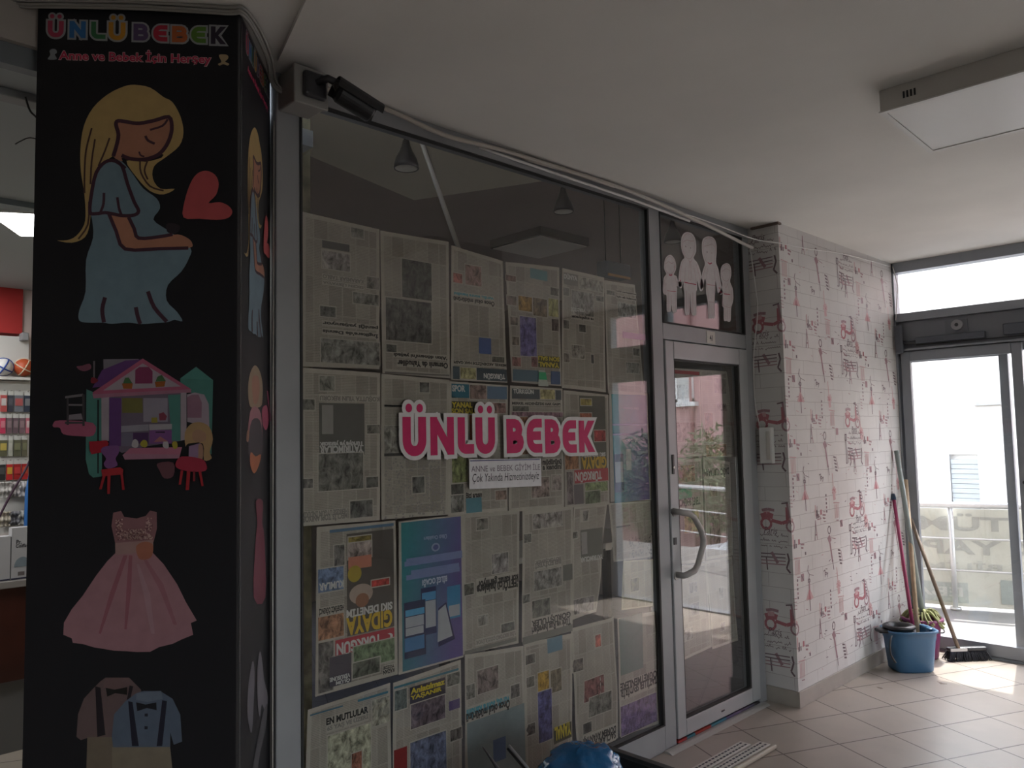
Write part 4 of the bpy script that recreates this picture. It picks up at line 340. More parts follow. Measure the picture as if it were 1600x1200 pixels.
def mline(pts, w, col):
    for a, b in zip(pts, pts[1:]):
        if (a[0]-WX)*(b[0]-WX) < 0:
            t = (WX-a[0])/(b[0]-a[0]); c = (WX, a[1]+t*(b[1]-a[1])); mline([a, c], w, col); mline([c, b], w, col); continue
        a, b = Vector(a), Vector(b); d = b-a
        if d.length < 1e-6 or max(a.x, b.x) > 5.985 or min(a.x, b.x) < WX-.2: continue
        d.normalize(); p = Vector((-d.y, d.x))*w*.62
        sgn = (a.x+b.x)/2 >= WX
        qs = []; WL[0] = (WL[0]+1) % 12; lf = WL[0]*.00006
        for q in (a-p, b-p, b+p, a+p):
            qs.append(wfn(max(q.x, WX) if sgn else min(q.x, WX-1e-6), q.y, lf))
        wm_.add(qs, [(0, 1, 2, 3)], 1, col)
def circ(cx, cz, r, w, col, n=10, sq=1): mline([(cx+r*math.cos(2*math.pi*i/n), cz+r*sq*math.sin(2*math.pi*i/n)) for i in range(n+1)], w, col)
def motif(k, x, z):
    sc_ = 1.32 if k == 'scooter' else 1.22
    def L(pts, w, col): mline([(x+(a-x)*sc_, z+(b-z)*sc_) for a, b in pts], w*sc_, col)
    def circ(cx, cz, r, w, col, n=10, sq=1): L([(cx+r*math.cos(2*math.pi*i/n), cz+r*sq*math.sin(2*math.pi*i/n)) for i in range(n+1)], w, col)
    if k == 'scooter':
        circ(x-.055, z-.035, .024, .009, RED); circ(x+.062, z-.042, .023, .007, MAU)
        L([(x-.078, z-.006), (x-.05, z+.004), (x-.022, z-.004)], .020, RED); L([(x-.066, z+.008), (x-.035, z+.010)], .016, PNK); L([(x-.074, z+.022), (x-.045, z+.028), (x-.015, z+.024)], .010, MAU); L([(x-.03, z-.02), (x+.02, z-.03), (x+.045, z-.02), (x+.045, z+.04)], .012, RED); L([(x+.062, z-.04), (x+.045, z+.06)], .008, MAU); L([(x+.02, z+.055), (x+.05, z+.06)], .005, DK); L([(x+.055, z-.005), (x+.075, z-.02)], .012, PNK)
    elif k == 'dancer':
        L([(x, z+.105), (x-.012, z+.08), (x+.006, z+.06), (x, z+.045)], .004, DK); circ(x, z+.032, .009, .008, DK, 6); L([(x, z+.02), (x, z-.02)], .012, MAU)
        for i in range(-3, 4): L([(x, z-.01), (x+i*.011, z-.055)], .010, PNK if abs(i) > 1 else RED)
        L([(x, z-.05), (x+.002, z-.11)], .006, DK); L([(x+.01, z+.06), (x+.05, z+.05)], .0025, DK)
    elif k == 'parasol':
        circ(x-.008, z+.05, .015, .005, DK, 8, 1.3); L([(x-.02, z+.02), (x, z-.01)], .026, MAU); L([(x-.01, z+.0), (x+.015, z-.11)], .012, MAU); L([(x+.015, z-.1), (x+.024, z-.15)], .005, DK); L([(x+.01, z+.01), (x+.06, z-.0)], .003, MAU)
    elif k == 'words':
        L([(x-.045, z-.01), (x-.045, z+.045)], .008, PNK); L([(x-.03, z-.02), (x-.03, z+.02)], .009, DK); L([(x-.015, z-.02), (x-.015, z+.0)], .008, DK); L([(x-.038, z-.022), (x-.038, z+.0)], .006, DK)
        L([(x+.005, z+.006), (x+.022, z+.006)], .02, RED); L([(x+.03, z-.008), (x+.065, z-.012)], .007, MAU); L([(x+.032, z-.024), (x+.055, z-.028)], .007, MAU)
    elif k == 'tower': L([(x-.014, z-.045), (x-.004, z+.01), (x, z+.05)], .005, DK); L([(x+.014, z-.045), (x+.004, z+.01), (x, z+.05)], .005, MAU); L([(x-.009, z-.02), (x+.009, z-.02)], .005, MAU)
    elif k == 'stamp': L([(x-.014, z), (x+.016, z)], .028, MAU); L([(x-.01, z+.012), (x+.012, z-.014)], .006, DK)
    elif k == 'stripes':
        for i in range(5): L([(x-.022+.004*i, z+.034-.017*i), (x+.006+.004*i, z+.028-.017*i)], .007, DK)
        L([(x+.012, z+.03), (x+.03, z-.03)], .004, MAU)
    elif k == 'lamp':
        L([(x, z+.045), (x, z-.10)], .005, DK); L([(x-.012, z+.05), (x+.012, z+.05)], .005, DK); L([(x-.01, z+.05), (x-.012, z+.02), (x+.012, z+.02), (x+.01, z+.05)], .004, DK); L([(x+.02, z+.035), (x+.045, z+.03)], .004, MAU); L([(x+.02, z+.015), (x+.05, z+.005)], .004, MAU); L([(x-.008, z-.10), (x+.008, z-.10)], .006, DK)
    elif k == 'table':
        for i in range(4): L([(x-.03, z+.03-.018*i), (x+.032, z+.024-.018*i)], .006, MAU if i % 2 else DK)
        L([(x-.034, z+.02), (x-.034, z-.05)], .004, DK); L([(x+.036, z), (x+.04, z-.06)], .005, DK); L([(x-.02, z+.055), (x+.015, z+.05)], .005, MAU); L([(x-.02, z), (x+.02, z-.03)], .012, PNK)
    elif k == 'rose': circ(x, z, .016, .016, PNK, 8); circ(x-.003, z, .008, .008, RED, 6); L([(x-.002, z-.02), (x+.002, z-.045)], .022, PNK); L([(x-.006, z+.02), (x-.012, z+.09)], .006, PNK)
    elif k == 'dot': L([(x-.006, z), (x+.007, z)], .012, DK)
    elif k == 'pinktext':
        L([(x-.035, z+.04), (x+.035, z+.035)], .004, PNK)
        for i in range(4): L([(x-.02+.013*i, z+.03), (x-.022+.013*i, z-.04)], .005, PNK)
        L([(x-.01, z-.05), (x+.02, z-.052)], .004, MAU)
    elif k == 'shoe': L([(x-.02, z+.035), (x-.03, z-.02), (x-.01, z-.01), (x+.02, z-.03), (x-.025, z-.03)], .004, MAU)
    elif k == 'vtext':
        for i in range(5): L([(x-.006, z+.04-.02*i), (x+.006, z+.038-.02*i)], .009, MAU if i % 2 else DK)
        for i in range(4): L([(x-.04, z-.04-.016*i), (x-.015, z-.042-.016*i)], .003, MAU)
    elif k == 'joy': L([(x-.022, z+.01), (x-.005, z+.015), (x-.008, z-.02)], .004, DK); circ(x+.004, z-.004, .007, .004, DK, 6); L([(x+.014, z), (x+.02, z-.01), (x+.026, z), (x+.016, z-.025)], .004, DK)
    elif k == 'script':
        put_text(wm_, 'Paris', lambda a, c: wfn(a, c, .0008), x-.045, z+.045, x+.035, z+.085, 1, DK, bold=0, shear=.12)
        for r in range(3):
            y = z+.030-.026*r; xx = x-.08+.01*r
            while xx < x+.075:
                hh = R_.choice([.005, .006, .013, .004, -.007]); L([(xx, y), (xx+.004, y+hh), (xx+.007, y-.001), (xx+.011, y+.002)], .0019, DK); xx += R_.choice([.011, .011, .012, .022])
    elif k == 'bench':
        for i in range(4): L([(x-.065, z+.02-.016*i), (x+.06, z+.024-.016*i)], .004, DK if i < 2 else MAU)
        for sx in (-.075, .07): L([(x+sx, z+.03), (x+sx*1.1, z-.0), (x+sx*.9, z-.04), (x+sx*1.15, z-.06)], .007, DK)
        L([(x-.01, z+.03), (x+.02, z-.02)], .012, MAU)
PX, PZ = 1.056, .575
mots = dict(MOTIFS); mots['script'] = (4.15, 2.06); mots['bench'] = (4.155, 1.965); mots['scooter'] = (5.176, 2.222)
for k, (x, z) in mots.items():
    for i in range(-2, 3):
        for j in range(-2, 5):
            zz = z-j*PZ; xx = x+i*PX
            if k == 'scooter' and i == -1: xx, zz = 4.19, zz-.012
            if .16 < zz < 2.68 and WX-.26 < xx < 5.95: motif(k, xx, zz)
            # a second, offset strip of the same paper fills the gaps
for k, dx, dz in (('stamp', .50, -.26), ('rose', .46, -.21), ('pinktext', .55, -.30), ('stripes', .36, -.24), ('vtext', .42, -.12), ('tower', -.45, -.20), ('words', .30, -.43), ('joy', .62, -.33)):
    for i in (-1, 0, 1):
        for j in range(5):
            x = MOTIFS[k][0]+dx+i*PX; z = MOTIFS[k][1]+dz-j*PZ
            if 4.33 < x < 5.93 and .18 < z < 2.6: motif(k, x, z)
for i in range(140):
    x = R_.uniform(4.3, 5.95); z = R_.uniform(.15, 2.7); mline([(x, z), (x+R_.uniform(.01, .03), z+R_.uniform(-.01, .01))], .0035, R_.choice([PNK, MAU, DK]))
struct('wall_right', wm_, [wallpaper_mat(), ink])
b = MB().box(WX-.012, 6.0, WY-.012, WY, 0, .088).box(WX-.012, WX, WY, 2.325, 0, .088); struct('baseboard_right', b, skirt_m, .002)
struct('trim_3', MB().box(WX-.02, WX+.02, WY-.012, 2.3, CZ-.012, CZ), mat('rust_trim', (.16, .12, .10), .8))

# ---------------------------------------------------------------- shop front
def frame_piece(x0, x1, z0, z1, y0=2.325, y1=2.385): return (x0, x1, y0, y1, z0, z1)
fr = MB()
for p in (frame_piece(1.206, 1.293, 0, CZ), frame_piece(1.293, 3.257, 2.697, CZ), frame_piece(1.293, 3.257, 0, .122), frame_piece(3.257, 3.352, 0, CZ), frame_piece(3.352, 4.262, 2.700, CZ), frame_piece(3.352, 4.186, 2.034, 2.118), frame_piece(4.186, 4.262, 0, 2.70)): fr.box(*p)
struct('trim_4', fr, alu, .004)
g = MB()
for x0, x1, z0, z1 in ((1.293, 3.257, .122, 2.697), (3.352, 4.186, 2.118, 2.70)):
    t = .007; g.box(x0, x0+t, 2.322, 2.34, z0, z1); g.box(x1-t*2, x1, 2.322, 2.34, z0, z1); g.box(x0+t, x1-t*2, 2.322, 2.34, z1-t, z1); g.box(x0+t, x1-t*2, 2.322, 2.34, z0, z0+t)
struct('trim_5', g, gasket)
wnd = thing('window_1', None, None, (2.27, 2.343, .12)); tag(wnd, kind='structure'); MB().box(1.295, 3.255, 2.340, 2.346, .124, 2.695).build('pane', glass, wnd)
wnd = thing('window_2', None, None, (3.77, 2.343, 2.12)); tag(wnd, kind='structure'); MB().box(3.354, 4.184, 2.340, 2.346, 2.12, 2.698).build('pane', glass, wnd)
# shop door
dr = thing('door_1', None, None, (3.77, 2.35, .03)); tag(dr, kind='structure')
m = MB(); m.box(3.358, 3.432, 2.318, 2.372, .03, 2.028); m.box(4.092, 4.182, 2.318, 2.372, .03, 2.028); m.box(3.432, 4.092, 2.318, 2.372, 1.936, 2.028); m.box(3.432, 4.092, 2.318, 2.372, .03, .110); m.build('door_frame', alu_l, dr, bevel=.005)
m = MB(); t = .008
m.box(3.432, 3.432+t, 2.322, 2.345, .11, 1.936); m.box(4.092-2*t, 4.092, 2.322, 2.345, .11, 1.936); m.box(3.44, 4.076, 2.322, 2.345, 1.928, 1.936); m.box(3.44, 4.076, 2.322, 2.345, .11, .118); m.build('gasket', gasket, dr)
MB().box(3.434, 4.09, 2.340, 2.346, .112, 1.934).build('pane', glass_door, dr)
hd = MB().tube([(3.372, 2.318, 1.152), (3.370, 2.275, 1.152), (3.39, 2.262, 1.146), (3.44, 2.26, 1.138), (3.475, 2.26, 1.12), (3.535, 2.26, 1.05), (3.555, 2.26, 1.0), (3.548, 2.26, .965), (3.495, 2.26, .875), (3.46, 2.26, .85), (3.39, 2.262, .838), (3.382, 2.275, .835), (3.385, 2.318, .835)], .0155, 12).build('handle', mat('handle_grey', (.36, .345, .33), .4, .1), dr)
mb = MB(); mb.tube([(3.385, 2.319, 1.148), (3.385, 2.311, 1.148)], .022, 16); mb.tube([(3.385, 2.319, .829), (3.385, 2.311, .829)], .022, 16); mb.build('handle_rosette', MATS['handle_grey'], hd)
lk = MB().box(3.378, 3.398, 2.312, 2.319, 1.34, 1.44).build('lock', mat('dark_steel', (.08, .08, .08), .4, .6), dr, bevel=.009)
MB().tube([(3.388, 2.313, 1.375), (3.388, 2.309, 1.375)], .006, 12).build('keyhole', chrome, lk)
MB().box(3.372, 3.396, 2.314, 2.32, .985, 1.02).build('latch', black_p, dr)
MB().box(3.76, 3.79, 2.316, 2.32, .062, .070).build('drain_slot', black_p, dr)
# threshold and mat seen under the door
struct('trim_6', MB().box(3.352, 4.262, 2.33, 2.40, 0, .012), mat('dark_sill', (.05, .05, .05), .6))
m = MB()
for i, c in enumerate([(.30, .03, .03), (.05, .17, .22), (.30, .04, .03), (.33, .05, .04), (.06, .20, .25), (.05, .17, .24), (.10, .08, .16), (.12, .09, .16), (.1, .08, .12), (.09, .08, .12)]):
    m.box(3.356+i*.075, 3.356+(i+1)*.075, 2.318, 2.36, .0125, .024, 0, c)
tag(m.build('door_mat', ink), 'red and teal striped mat edge showing under the glass shop door', 'mat')
m = MB(); pr = [(2.272, .001), (2.285, .007), (2.30, .011), (2.318, .011), (2.318, 0), (2.272, 0)]
a = 3.235; b_ = 4.20
m.add([(x, y, z) for x in (a, b_) for y, z in pr], [(0, 1, 7, 6), (1, 2, 8, 7), (2, 3, 9, 8), (0, 6, 11, 5), (5, 4, 3, 2, 1, 0), (6, 7, 8, 9, 10, 11), (3, 4, 10, 9), (4, 5, 11, 10)])
struct('trim_7', m, mat('sill_strip', (.50, .49, .47), .35, .3))
# number plate
t = thing('number_plate', 'small white number 41 sticker above the glass shop door', 'sign', (3.80, 2.324, 2.05))
MB().box(3.763, 3.848, 2.3225, 2.3245, 2.040, 2.108).build('plate', off_white, t, bevel=.002)
m = MB(); put_text(m, '41', lambda x, z: (x, 2.3220, z), 3.79, 2.055, 3.822, 2.088, 0, (.03, .03, .03)); m.build('numeral', ink, t)

# ---------------------------------------------------------------- big sticker sign
m = MB(); fnS = lambda x, z, l=0: (x, 2.3385-l, z)
for i, (g_, x0, z1, x1, z0) in enumerate(SIGN): put_glyph(m, g_, fnS, x0/1000, z0/1000, x1/1000, z1/1000, .0375 if g_ not in 'N' else .034, .0155, (.50, .018, .11), (.60, .585, .58), lift=.0008, idx=i)
# outline first for all letters, then pink on top
tag(m.build('window_lettering', ink), 'pink ÜNLÜ BEBEK lettering with white outline stuck on the shop window', 'sign')
t = thing('notice', 'white paper notice ANNE ve BEBEK GİYİM İLE taped under the pink lettering', 'notice', (2.23, 2.336, 1.36))
m = MB(); N = [(2.030, 1.453), (2.437, 1.447), (2.437, 1.305), (2.030, 1.338)]
N = [(2.030, 1.462), (2.437, 1.452), (2.437, 1.335), (2.030, 1.345)]
m.add([(x, 2.3375, z) for x, z in N], [(0, 1, 2, 3)], 0, (.62, .61, .62)); m.add([(2.035, 2.3372, 1.454), (2.43, 2.3372, 1.4465), (2.43, 2.3372, 1.450), (2.035, 2.3372, 1.458)], [(0, 1, 2, 3)], 0, (.05, .05, .16))
m.build('sheet', ink, t)
m = MB(); f = lambda x, z: (x, 2.3369, z-(x-2.03)*.02)
put_text(m, 'ANNE ve BEBEK GİYİM İLE', f, 2.040, 1.412, 2.430, 1.444, 0, (.14, .11, .14), bold=0); put_text(m, 'Çok Yakında Hizmetinizdeyiz', f, 2.045, 1.362, 2.422, 1.405, 0, (.05, .045, .05), bold=0, shear=.012); m.build('writing', ink, t)
# family sticker on the fanlight
fy = lambda x, z, l=0: (x, 2.3388-l, z)
t = thing('family_sticker', 'white family of four sticker holding hands on glass above door', 'sticker', (3.75, 2.338, 2.2))
for nm, ol in FAMILY.items():
    m = MB(); fill_poly(m, smooth_closed([(x/1000, z/1000) for x, z in ol], True, 3), fy, 0, (.60, .56, .565))
    k = 0
    for f_, w_, c_, pts in FAMLINES:
        if f_ != nm: continue
        k += 1; vs, fs = ribbon(smooth_closed([(x/1000, z/1000) for x, z in pts], False, 3), w_*.0008, 0); m.add([fy(q.x, q.y, .0004+.00005*k) for q in vs], fs, 0, [(.40, .17, .21), (.40, .02, .07), (.06, .03, .05)][c_])
    m.build(nm, ink, t)

# ---------------------------------------------------------------- newspapers
PAPER = (.50, .465, .405)
def ripple(x, z, w, sd):
    a = noise.noise(Vector((x*7+sd*3.1, z*2.2, sd))); b = noise.noise(Vector((x*2.5+z*3, z*5+sd, sd*1.7)))
    return .0045*w*a+.003*w*b
def make_page(key, quad, wr, els, idx, ybase, label, group):
    q = [(quad[i]/1000, quad[i+1]/1000) for i in range(0, 8, 2)]; sd = idx*1.37+.5
    fn = lambda x, z, l=0: (x, ybase+.003*(idx % 3)+.003*w0+ripple(x, z, wr, sd)-l, z)
    w0 = wr*.6
    m = MB(); nx, nz_ = 22, 34; pf = R_.uniform(.93, 1.06); paper = tuple(c*pf for c in PAPER)
    if key == 'RY': paper = (.55, .52, .36)
    def grid(cs, mi, col, l, nx, nz_):
        vs = []
        for j in range(nz_+1):
            for i in range(nx+1):
                u, v = i/nx, j/nz_
                x = (cs[0][0]*(1-u)+cs[1][0]*u)*(1-v)+(cs[3][0]*(1-u)+cs[2][0]*u)*v; z = (cs[0][1]*(1-u)+cs[1][1]*u)*(1-v)+(cs[3][1]*(1-u)+cs[2][1]*u)*v
                vs.append(fn(x, z, l))
        m.add(vs, [(j*(nx+1)+i, j*(nx+1)+i+1, (j+1)*(nx+1)+i+1, (j+1)*(nx+1)+i) for j in range(nz_) for i in range(nx)], mi, col, True)
    grid(q, 0, paper, 0, nx, nz_)
    cx = sum(p[0] for p in q)/4; cz = sum(p[1] for p in q)/4
    sh = lambda f: [(cx+(x-cx)*f, cz+(z-cz)*(f+.03)) for x, z in q]
    if key not in ('N', 'L'): grid(sh(.91), 1, paper, .0006, nx, nz_)
    for k, e in enumerate(els):
        ty, r, c = e[0], [v/1000 for v in e[1]], e[2]; col = tuple(v/100 for v in c) if c else (.1, .1, .1); l = .0011+.00012*k
        if ty == 'Q':
            fill_poly(m, [(r[i], r[i+1]) for i in range(0, 8, 2)], fn, l, col, 0); continue
        x0, z0, x1, z1 = min(r[0], r[2]), min(r[1], r[3]), max(r[0], r[2]), max(r[1], r[3]); n1 = max(1, int((x1-x0)/.02)); n2 = max(1, int((z1-z0)/.02)); cs = [(x0, z1), (x1, z1), (x1, z0), (x0, z0)]
        if ty in 'PF':
            g_ = .004; 
            if key not in ('N', 'L') and ty == 'P': grid([(x0-g_, z1+g_), (x1+g_, z1+g_), (x1+g_, z0-g_), (x0-g_, z0-g_)], 0, paper, l-.00006, n1, n2)
            grid(cs, 2 if ty == 'P' else 0, col, l, n1, n2)
        elif ty == 'G':
            for s_ in range(16):
                for s2 in range(10):
                    t = min(1, max(0, (s_/15)*.9+(.25-(s2/9)*.25 if True else 0))); a = (.03, .24, .26); b = (.12, .09, .27); cc = tuple(a[i]*(1-t)+b[i]*t for i in range(3))
                    grid([(x0+(x1-x0)*s_/16, z0+(z1-z0)*(s2+1)/10), (x0+(x1-x0)*(s_+1)/16, z0+(z1-z0)*(s2+1)/10), (x0+(x1-x0)*(s_+1)/16, z0+(z1-z0)*s2/10), (x0+(x1-x0)*s_/16, z0+(z1-z0)*s2/10)], 0, cc, .0005, 1, 3)
        elif ty == 'O':
            m.add([fn((x0+x1)/2+(x1-x0)/2*math.cos(k2*math.pi/10), (z0+z1)/2+(z1-z0)/2*math.sin(k2*math.pi/10), l) for k2 in range(20)], [list(range(20))], 0, col)
        elif ty == 'D':
            for d in range(int((x1-x0)*(z1-z0)*4200)):
                x = R_.uniform(x0, x1); z = R_.uniform(z0, z1); s_ = .0042; m.add([fn(x+a*s_, z+b*s_, l) for a, b in ((-1, -.6), (.4, -1), (1, .5), (-.5, 1))], [(0, 1, 2, 3)], 0, col)
        else:
            g_ = .002
            if col[0] < .3 and key not in ('N', 'L'): grid([(x0-g_, z1+g_), (x1+g_, z1+g_), (x1+g_, z0-g_), (x0-g_, z0-g_)], 0, paper, l-.00006, n1, n2)
            put_text(m, e[3], lambda x, z: fn(x, z, l+.0004), x0, z0, x1, z1, 0, col, flip=(ty == 'U'), bold=.045)
    o = m.build('newspaper_page', [ink, news_text, news_photo]); tag(o, label, 'newspaper', group)
    return o
PL_ = {
'A': 'upside-down newspaper page headed İngiltere\'de Dennis paniği yaşanıyor, window top left', 'B': 'newspaper page with two large dark photos and Osmanlı da Yahudiler headline', 'C': 'upper newspaper page with black Önce okul müdürünü headline in the top row',
'D': 'upper newspaper page with purple figure photo and yellow YANAL headline', 'E': 'newspaper page with grey DÜNYA banner in the top row', 'F': 'newspaper page headed LGS yerleştirme beside the window right edge',
'G': 'newspaper page with white YATIRIMCILAR headline in dark frame, left edge of window', 'H': 'newspaper page with crossword and speckled lower half left of the pink lettering', 'I': 'newspaper page with blue SPOR box behind the pink lettering', 'J': 'newspaper page with upright TÜRKGÜN banner above the BEBEK lettering', 'K': 'smaller looking TÜRKGÜN front page with yellow GIDAYA right of pink lettering',
'L': 'teal and purple advert page at right edge of window, washed by pink reflection', 'M': 'large upside-down TÜRKGÜN front page with food photo and yellow GIDAYA, lower left', 'N': 'purple and teal advert page showing four mobile phones', 'O': 'newspaper page headed FETÖ\'cü hainlere right of the phone advert', 'P': 'newspaper page headed Türk ve Rus heyetleri', 'Q': 'crumpled newspaper strip hanging beside the dark gap', 'R': 'newspaper page with black dotted patch below the teal advert', 'RY': 'yellowish plain newspaper sheet low beside the window mullion',
'S': 'upright newspaper page headed EN MUTLULAR at lower left corner', 'T': 'newspaper page with yellow Anlatılmaz YAŞANIR headline', 'U': 'lower newspaper page with pale teal block and Önce okul headline', 'V': 'lower newspaper page with purple figure beside crumpled strip', 'Wp': 'crumpled lower newspaper page with dark red photo above blue bag', 'X': 'newspaper page headed ÖĞRETMENLERE at the bottom right of window',
'DA': 'top left newspaper page behind door glass with red strip', 'DB': 'top right newspaper page behind door glass', 'DC': 'newspaper page behind door glass headed TERFİ SEVİNCİ', 'DD': 'newspaper page behind door glass headed DAĞCI KURTARAN', 'DE': 'bottom left plain newspaper page behind door glass', 'DF': 'bottom right plain newspaper page behind door glass, torn lower corner'}
for i, (k, q, w_, els) in enumerate(PAGES): make_page(k, q, w_, els, i, 2.358, PL_[k], 'newspapers taped inside the shop window')
for i, (k, q, w_, els) in enumerate(DPAGES): make_page(k, q, w_, els, i, 2.392, PL_[k], 'newspapers taped inside the shop door')
# reflection of a green sign, painted as a flat patch between the pages
t = thing('sign_reflection_patch', 'small green and white patch painted as a sign reflection between the newspapers above pink lettering', 'sign', (2.48, 2.353, 1.765))
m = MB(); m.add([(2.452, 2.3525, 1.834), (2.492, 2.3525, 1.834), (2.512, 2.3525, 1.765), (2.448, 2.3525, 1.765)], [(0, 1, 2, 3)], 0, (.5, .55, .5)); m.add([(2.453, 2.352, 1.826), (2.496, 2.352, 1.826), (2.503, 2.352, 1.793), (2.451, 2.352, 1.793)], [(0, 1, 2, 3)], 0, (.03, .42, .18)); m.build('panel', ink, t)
# inside the closed shop
for i, x in enumerate((2.012, 3.03, 4.03)):
    t = thing('track_spotlight', ['black bell spotlight hanging above the first newspapers on the left', 'black bell spotlight hanging above the square ceiling lamp inside shop', 'black bell spotlight behind the family sticker glass'][i], 'spotlight', (x, 2.70, 2.95), group='spotlights inside the closed shop')
    MB().box(x-.02, x+.02, 2.67, 2.73, 2.925, 2.9495).build('mount', black_p, t); MB().tube([(x, 2.70, 2.93), (x+.004, 2.70, 2.87), (x, 2.70, 2.84)], .011, 10).build('stem', black_p, t)
    sh = MB().lathe([(.014, .125), (.02, .10), (.03, .075), (.046, .045), (.053, .02), (.054, 0), (.050, 0), (.046, .02), (.03, .06)], 20, (x, 2.70, 2.72)).build('lamp_shade', black_s, t)
    MB().lathe([(.049, 0), (.040, .004), (.0, .006)], 20, (x, 2.70, 2.722)).build('lens', mat('lamp_lens', (.85, .85, .8), .25), sh)
t = thing('ceiling_lamp', 'square box ceiling lamp inside the closed shop', 'lamp', (3.99, 3.79, 2.94))
MB().box(-.25, .25, -.25, .25, -.05, .0095, M=Matrix.Translation((3.99, 3.79, 2.94)) @ Matrix.Rotation(math.radians(0), 4, 'Z')).build('housing', mat('lamp_housing', (.13, .11, .10), .6), t, bevel=.003)
MB().box(-.235, .235, -.235, .235, -.056, -.0505, M=Matrix.Translation((3.99, 3.79, 2.94))).build('diffuser', mat('lamp_diffuser', (.85, .80, .74), .5), t)
tag(MB().tube([(2.02, 2.62, 2.86), (2.30, 2.66, 2.33)], .011, 8).build('support_pole', off_white), 'thin pale pole slanting down behind the upper newspapers', 'pole')
t = thing('hanging_box', 'dark blue grey box with orange lower edge above the top right newspapers', 'box', (3.33, 2.60, 2.39))
MB().box(3.235, 3.44, 2.58, 2.66, 2.395, 2.475).build('panel', mat('panel_slate', (.07, .09, .11), .5), t, bevel=.01); MB().box(3.235, 3.42, 2.572, 2.5795, 2.39, 2.402).build('edge', mat('panel_orange', (.45, .24, .08), .6), t)
for x in (3.27, 3.40): MB().tube([(x, 2.62, 2.476), (x, 2.62, 2.949)], .003, 6).build('hanger', gasket, t)
t = thing('display_table', 'white topped table in the dark shop behind the torn newspaper', 'table', (3.1, 3.4, 0))
MB().box(2.5, 3.9, 2.75, 3.2, .93, .96).build('tabletop', white_p, t, bevel=.003)
for x in (2.55, 3.85):
    for y in (2.8, 3.15): MB().box(x-.02, x+.02, y-.02, y+.02, 0, .93).build('leg', black_s, t)
# ---------------------------------------------------------------- pillar with printed posters
P0 = Vector((.955, 2.05)); th = math.radians(51.6); ER = Vector((math.cos(th), math.sin(th))); EL = Vector((-math.sin(th), math.cos(th))); PLft = P0+EL*.54
m = MB(); c4 = [P0+ER*.004+EL*.004, P0+ER*.404+EL*.004, P0+ER*.404+EL*.535, P0+ER*.004+EL*.535]
m.add([(p.x, p.y, z) for z in (0, CZ) for p in c4], [(3, 2, 1, 0), (4, 5, 6, 7)]+[(i, (i+1) % 4, (i+1) % 4+4, i+4) for i in range(4)])
struct('wall_pillar', m, mat('pillar_plaster', (.25, .24, .23), .8))
ff = lambda u, z, l=0: ((PLft-EL*u-ER*(l+.0012)).x, (PLft-EL*u-ER*(l+.0012)).y, z)
fs = lambda u, z, l=0: ((P0+ER*u-EL*(l+.0012)).x, (P0+ER*u-EL*(l+.0012)).y, z)
poster_bk = mat('poster_black', (.013, .013, .016), .5, spec=.22)
def slab(fn, u0, u1, z0, z1, t, name, m_, par):
    m = MB(); m.add([fn(u, z, l) for l in (-t, 0) for u, z in ((u0, z0), (u1, z0), (u1, z1), (u0, z1))], [(3, 2, 1, 0), (4, 5, 6, 7), (0, 1, 5, 4), (1, 2, 6, 5), (2, 3, 7, 6), (3, 0, 4, 7)]); return m.build(name, m_, par)
LET = [('UU', (.50, .05, .12)), ('N', (.03, .17, .45)), ('L', (.05, .20, .08)), ('UU', (.62, .30, .03)), ('B', (.12, .08, .18)), ('E', (.50, .03, .06)), ('B', (.55, .14, .04)), ('E', (.12, .28, .04)), ('K', (.03, .02, .04))]
def sc(shapes, fn_u, cols=1):
    out = []
    for s in shapes: out.append([s[0], [(fn_u(p[0]), p[1]) for p in s[1]], s[2], s[3]]+([s[4]] if len(s) > 4 else []))
    return out
tf = thing('pillar_poster', 'wide black poster on pillar showing a pregnant woman, dollhouse, pink dress and boys outfits', 'poster', (PLft.x, PLft.y, .05))
slab(ff, 0, .540, .05, 2.752, .004, 'panel', poster_bk, tf)
m = MB()
for i, L_ in enumerate(ART['FL']):
    g_, u0, z1, u1, z0 = L_[:5]; put_glyph(m, g_, ff, u0/1000, z0/1000, u1/1000, z1/1000, .0128, .0052, tuple(c/130 for c in L_[5:]), (.30, .31, .32), lift=.0007, idx=i)
put_text(m, 'Anne ve Bebek İçin Herşey', lambda u, z: ff(u, z-(u-.06)*.0, .0006), .055, 2.596, .463, 2.640, 0, (.60, .40, .42), bold=.055); put_text(m, 'Anne ve Bebek İçin Herşey', lambda u, z: ff(u, z, .0010), .057, 2.598, .461, 2.638, 0, (.45, .03, .08), bold=.025)
draw_art(m, ART['ICONS'], ff); m.build('lettering', ink, tf)
for k, nm in (('MOM', 'woman_print'), ('HOUSE', 'dollhouse_print'), ('DRESS', 'dress_print'), ('OUTFIT', 'outfit_print')):
    m = MB(); draw_art(m, ART[k], ff, inkk={'MOM': .76, 'HOUSE': .6, 'DRESS': .52, 'OUTFIT': .42}[k])
    if k == 'DRESS':
        bod = [q_ for q_ in ART[k] if q_[0] == 'bodice'][0][1]; ux = [q_[0]/1000 for q_ in bod]; zx = [q_[1]/1000 for q_ in bod]; u0, u1, z0, z1 = min(ux), max(ux), min(zx), max(zx)
        for i in range(420):
            u = R_.uniform(u0+.012, u1-.012); z = R_.uniform(z0+.008, z1-(.05 if abs(u-(u0+u1)/2) < .03 else .02)); s_ = .0018; m.add([ff(u+a*s_, z+b*s_, .0022) for a, b in ((-1, -1), (1, -1), (1, 1), (-1, 1))], [(0, 1, 2, 3)], 0, R_.choice([(.42, .25, .24), (.12, .05, .06), (.5, .34, .3), (.22, .1, .1)]))
    m.build(nm, ink, tf)
ts = thing('pillar_poster', 'narrow black poster on pillar side beside the shop window, woman print squeezed by angle', 'poster', (P0.x, P0.y, .05))
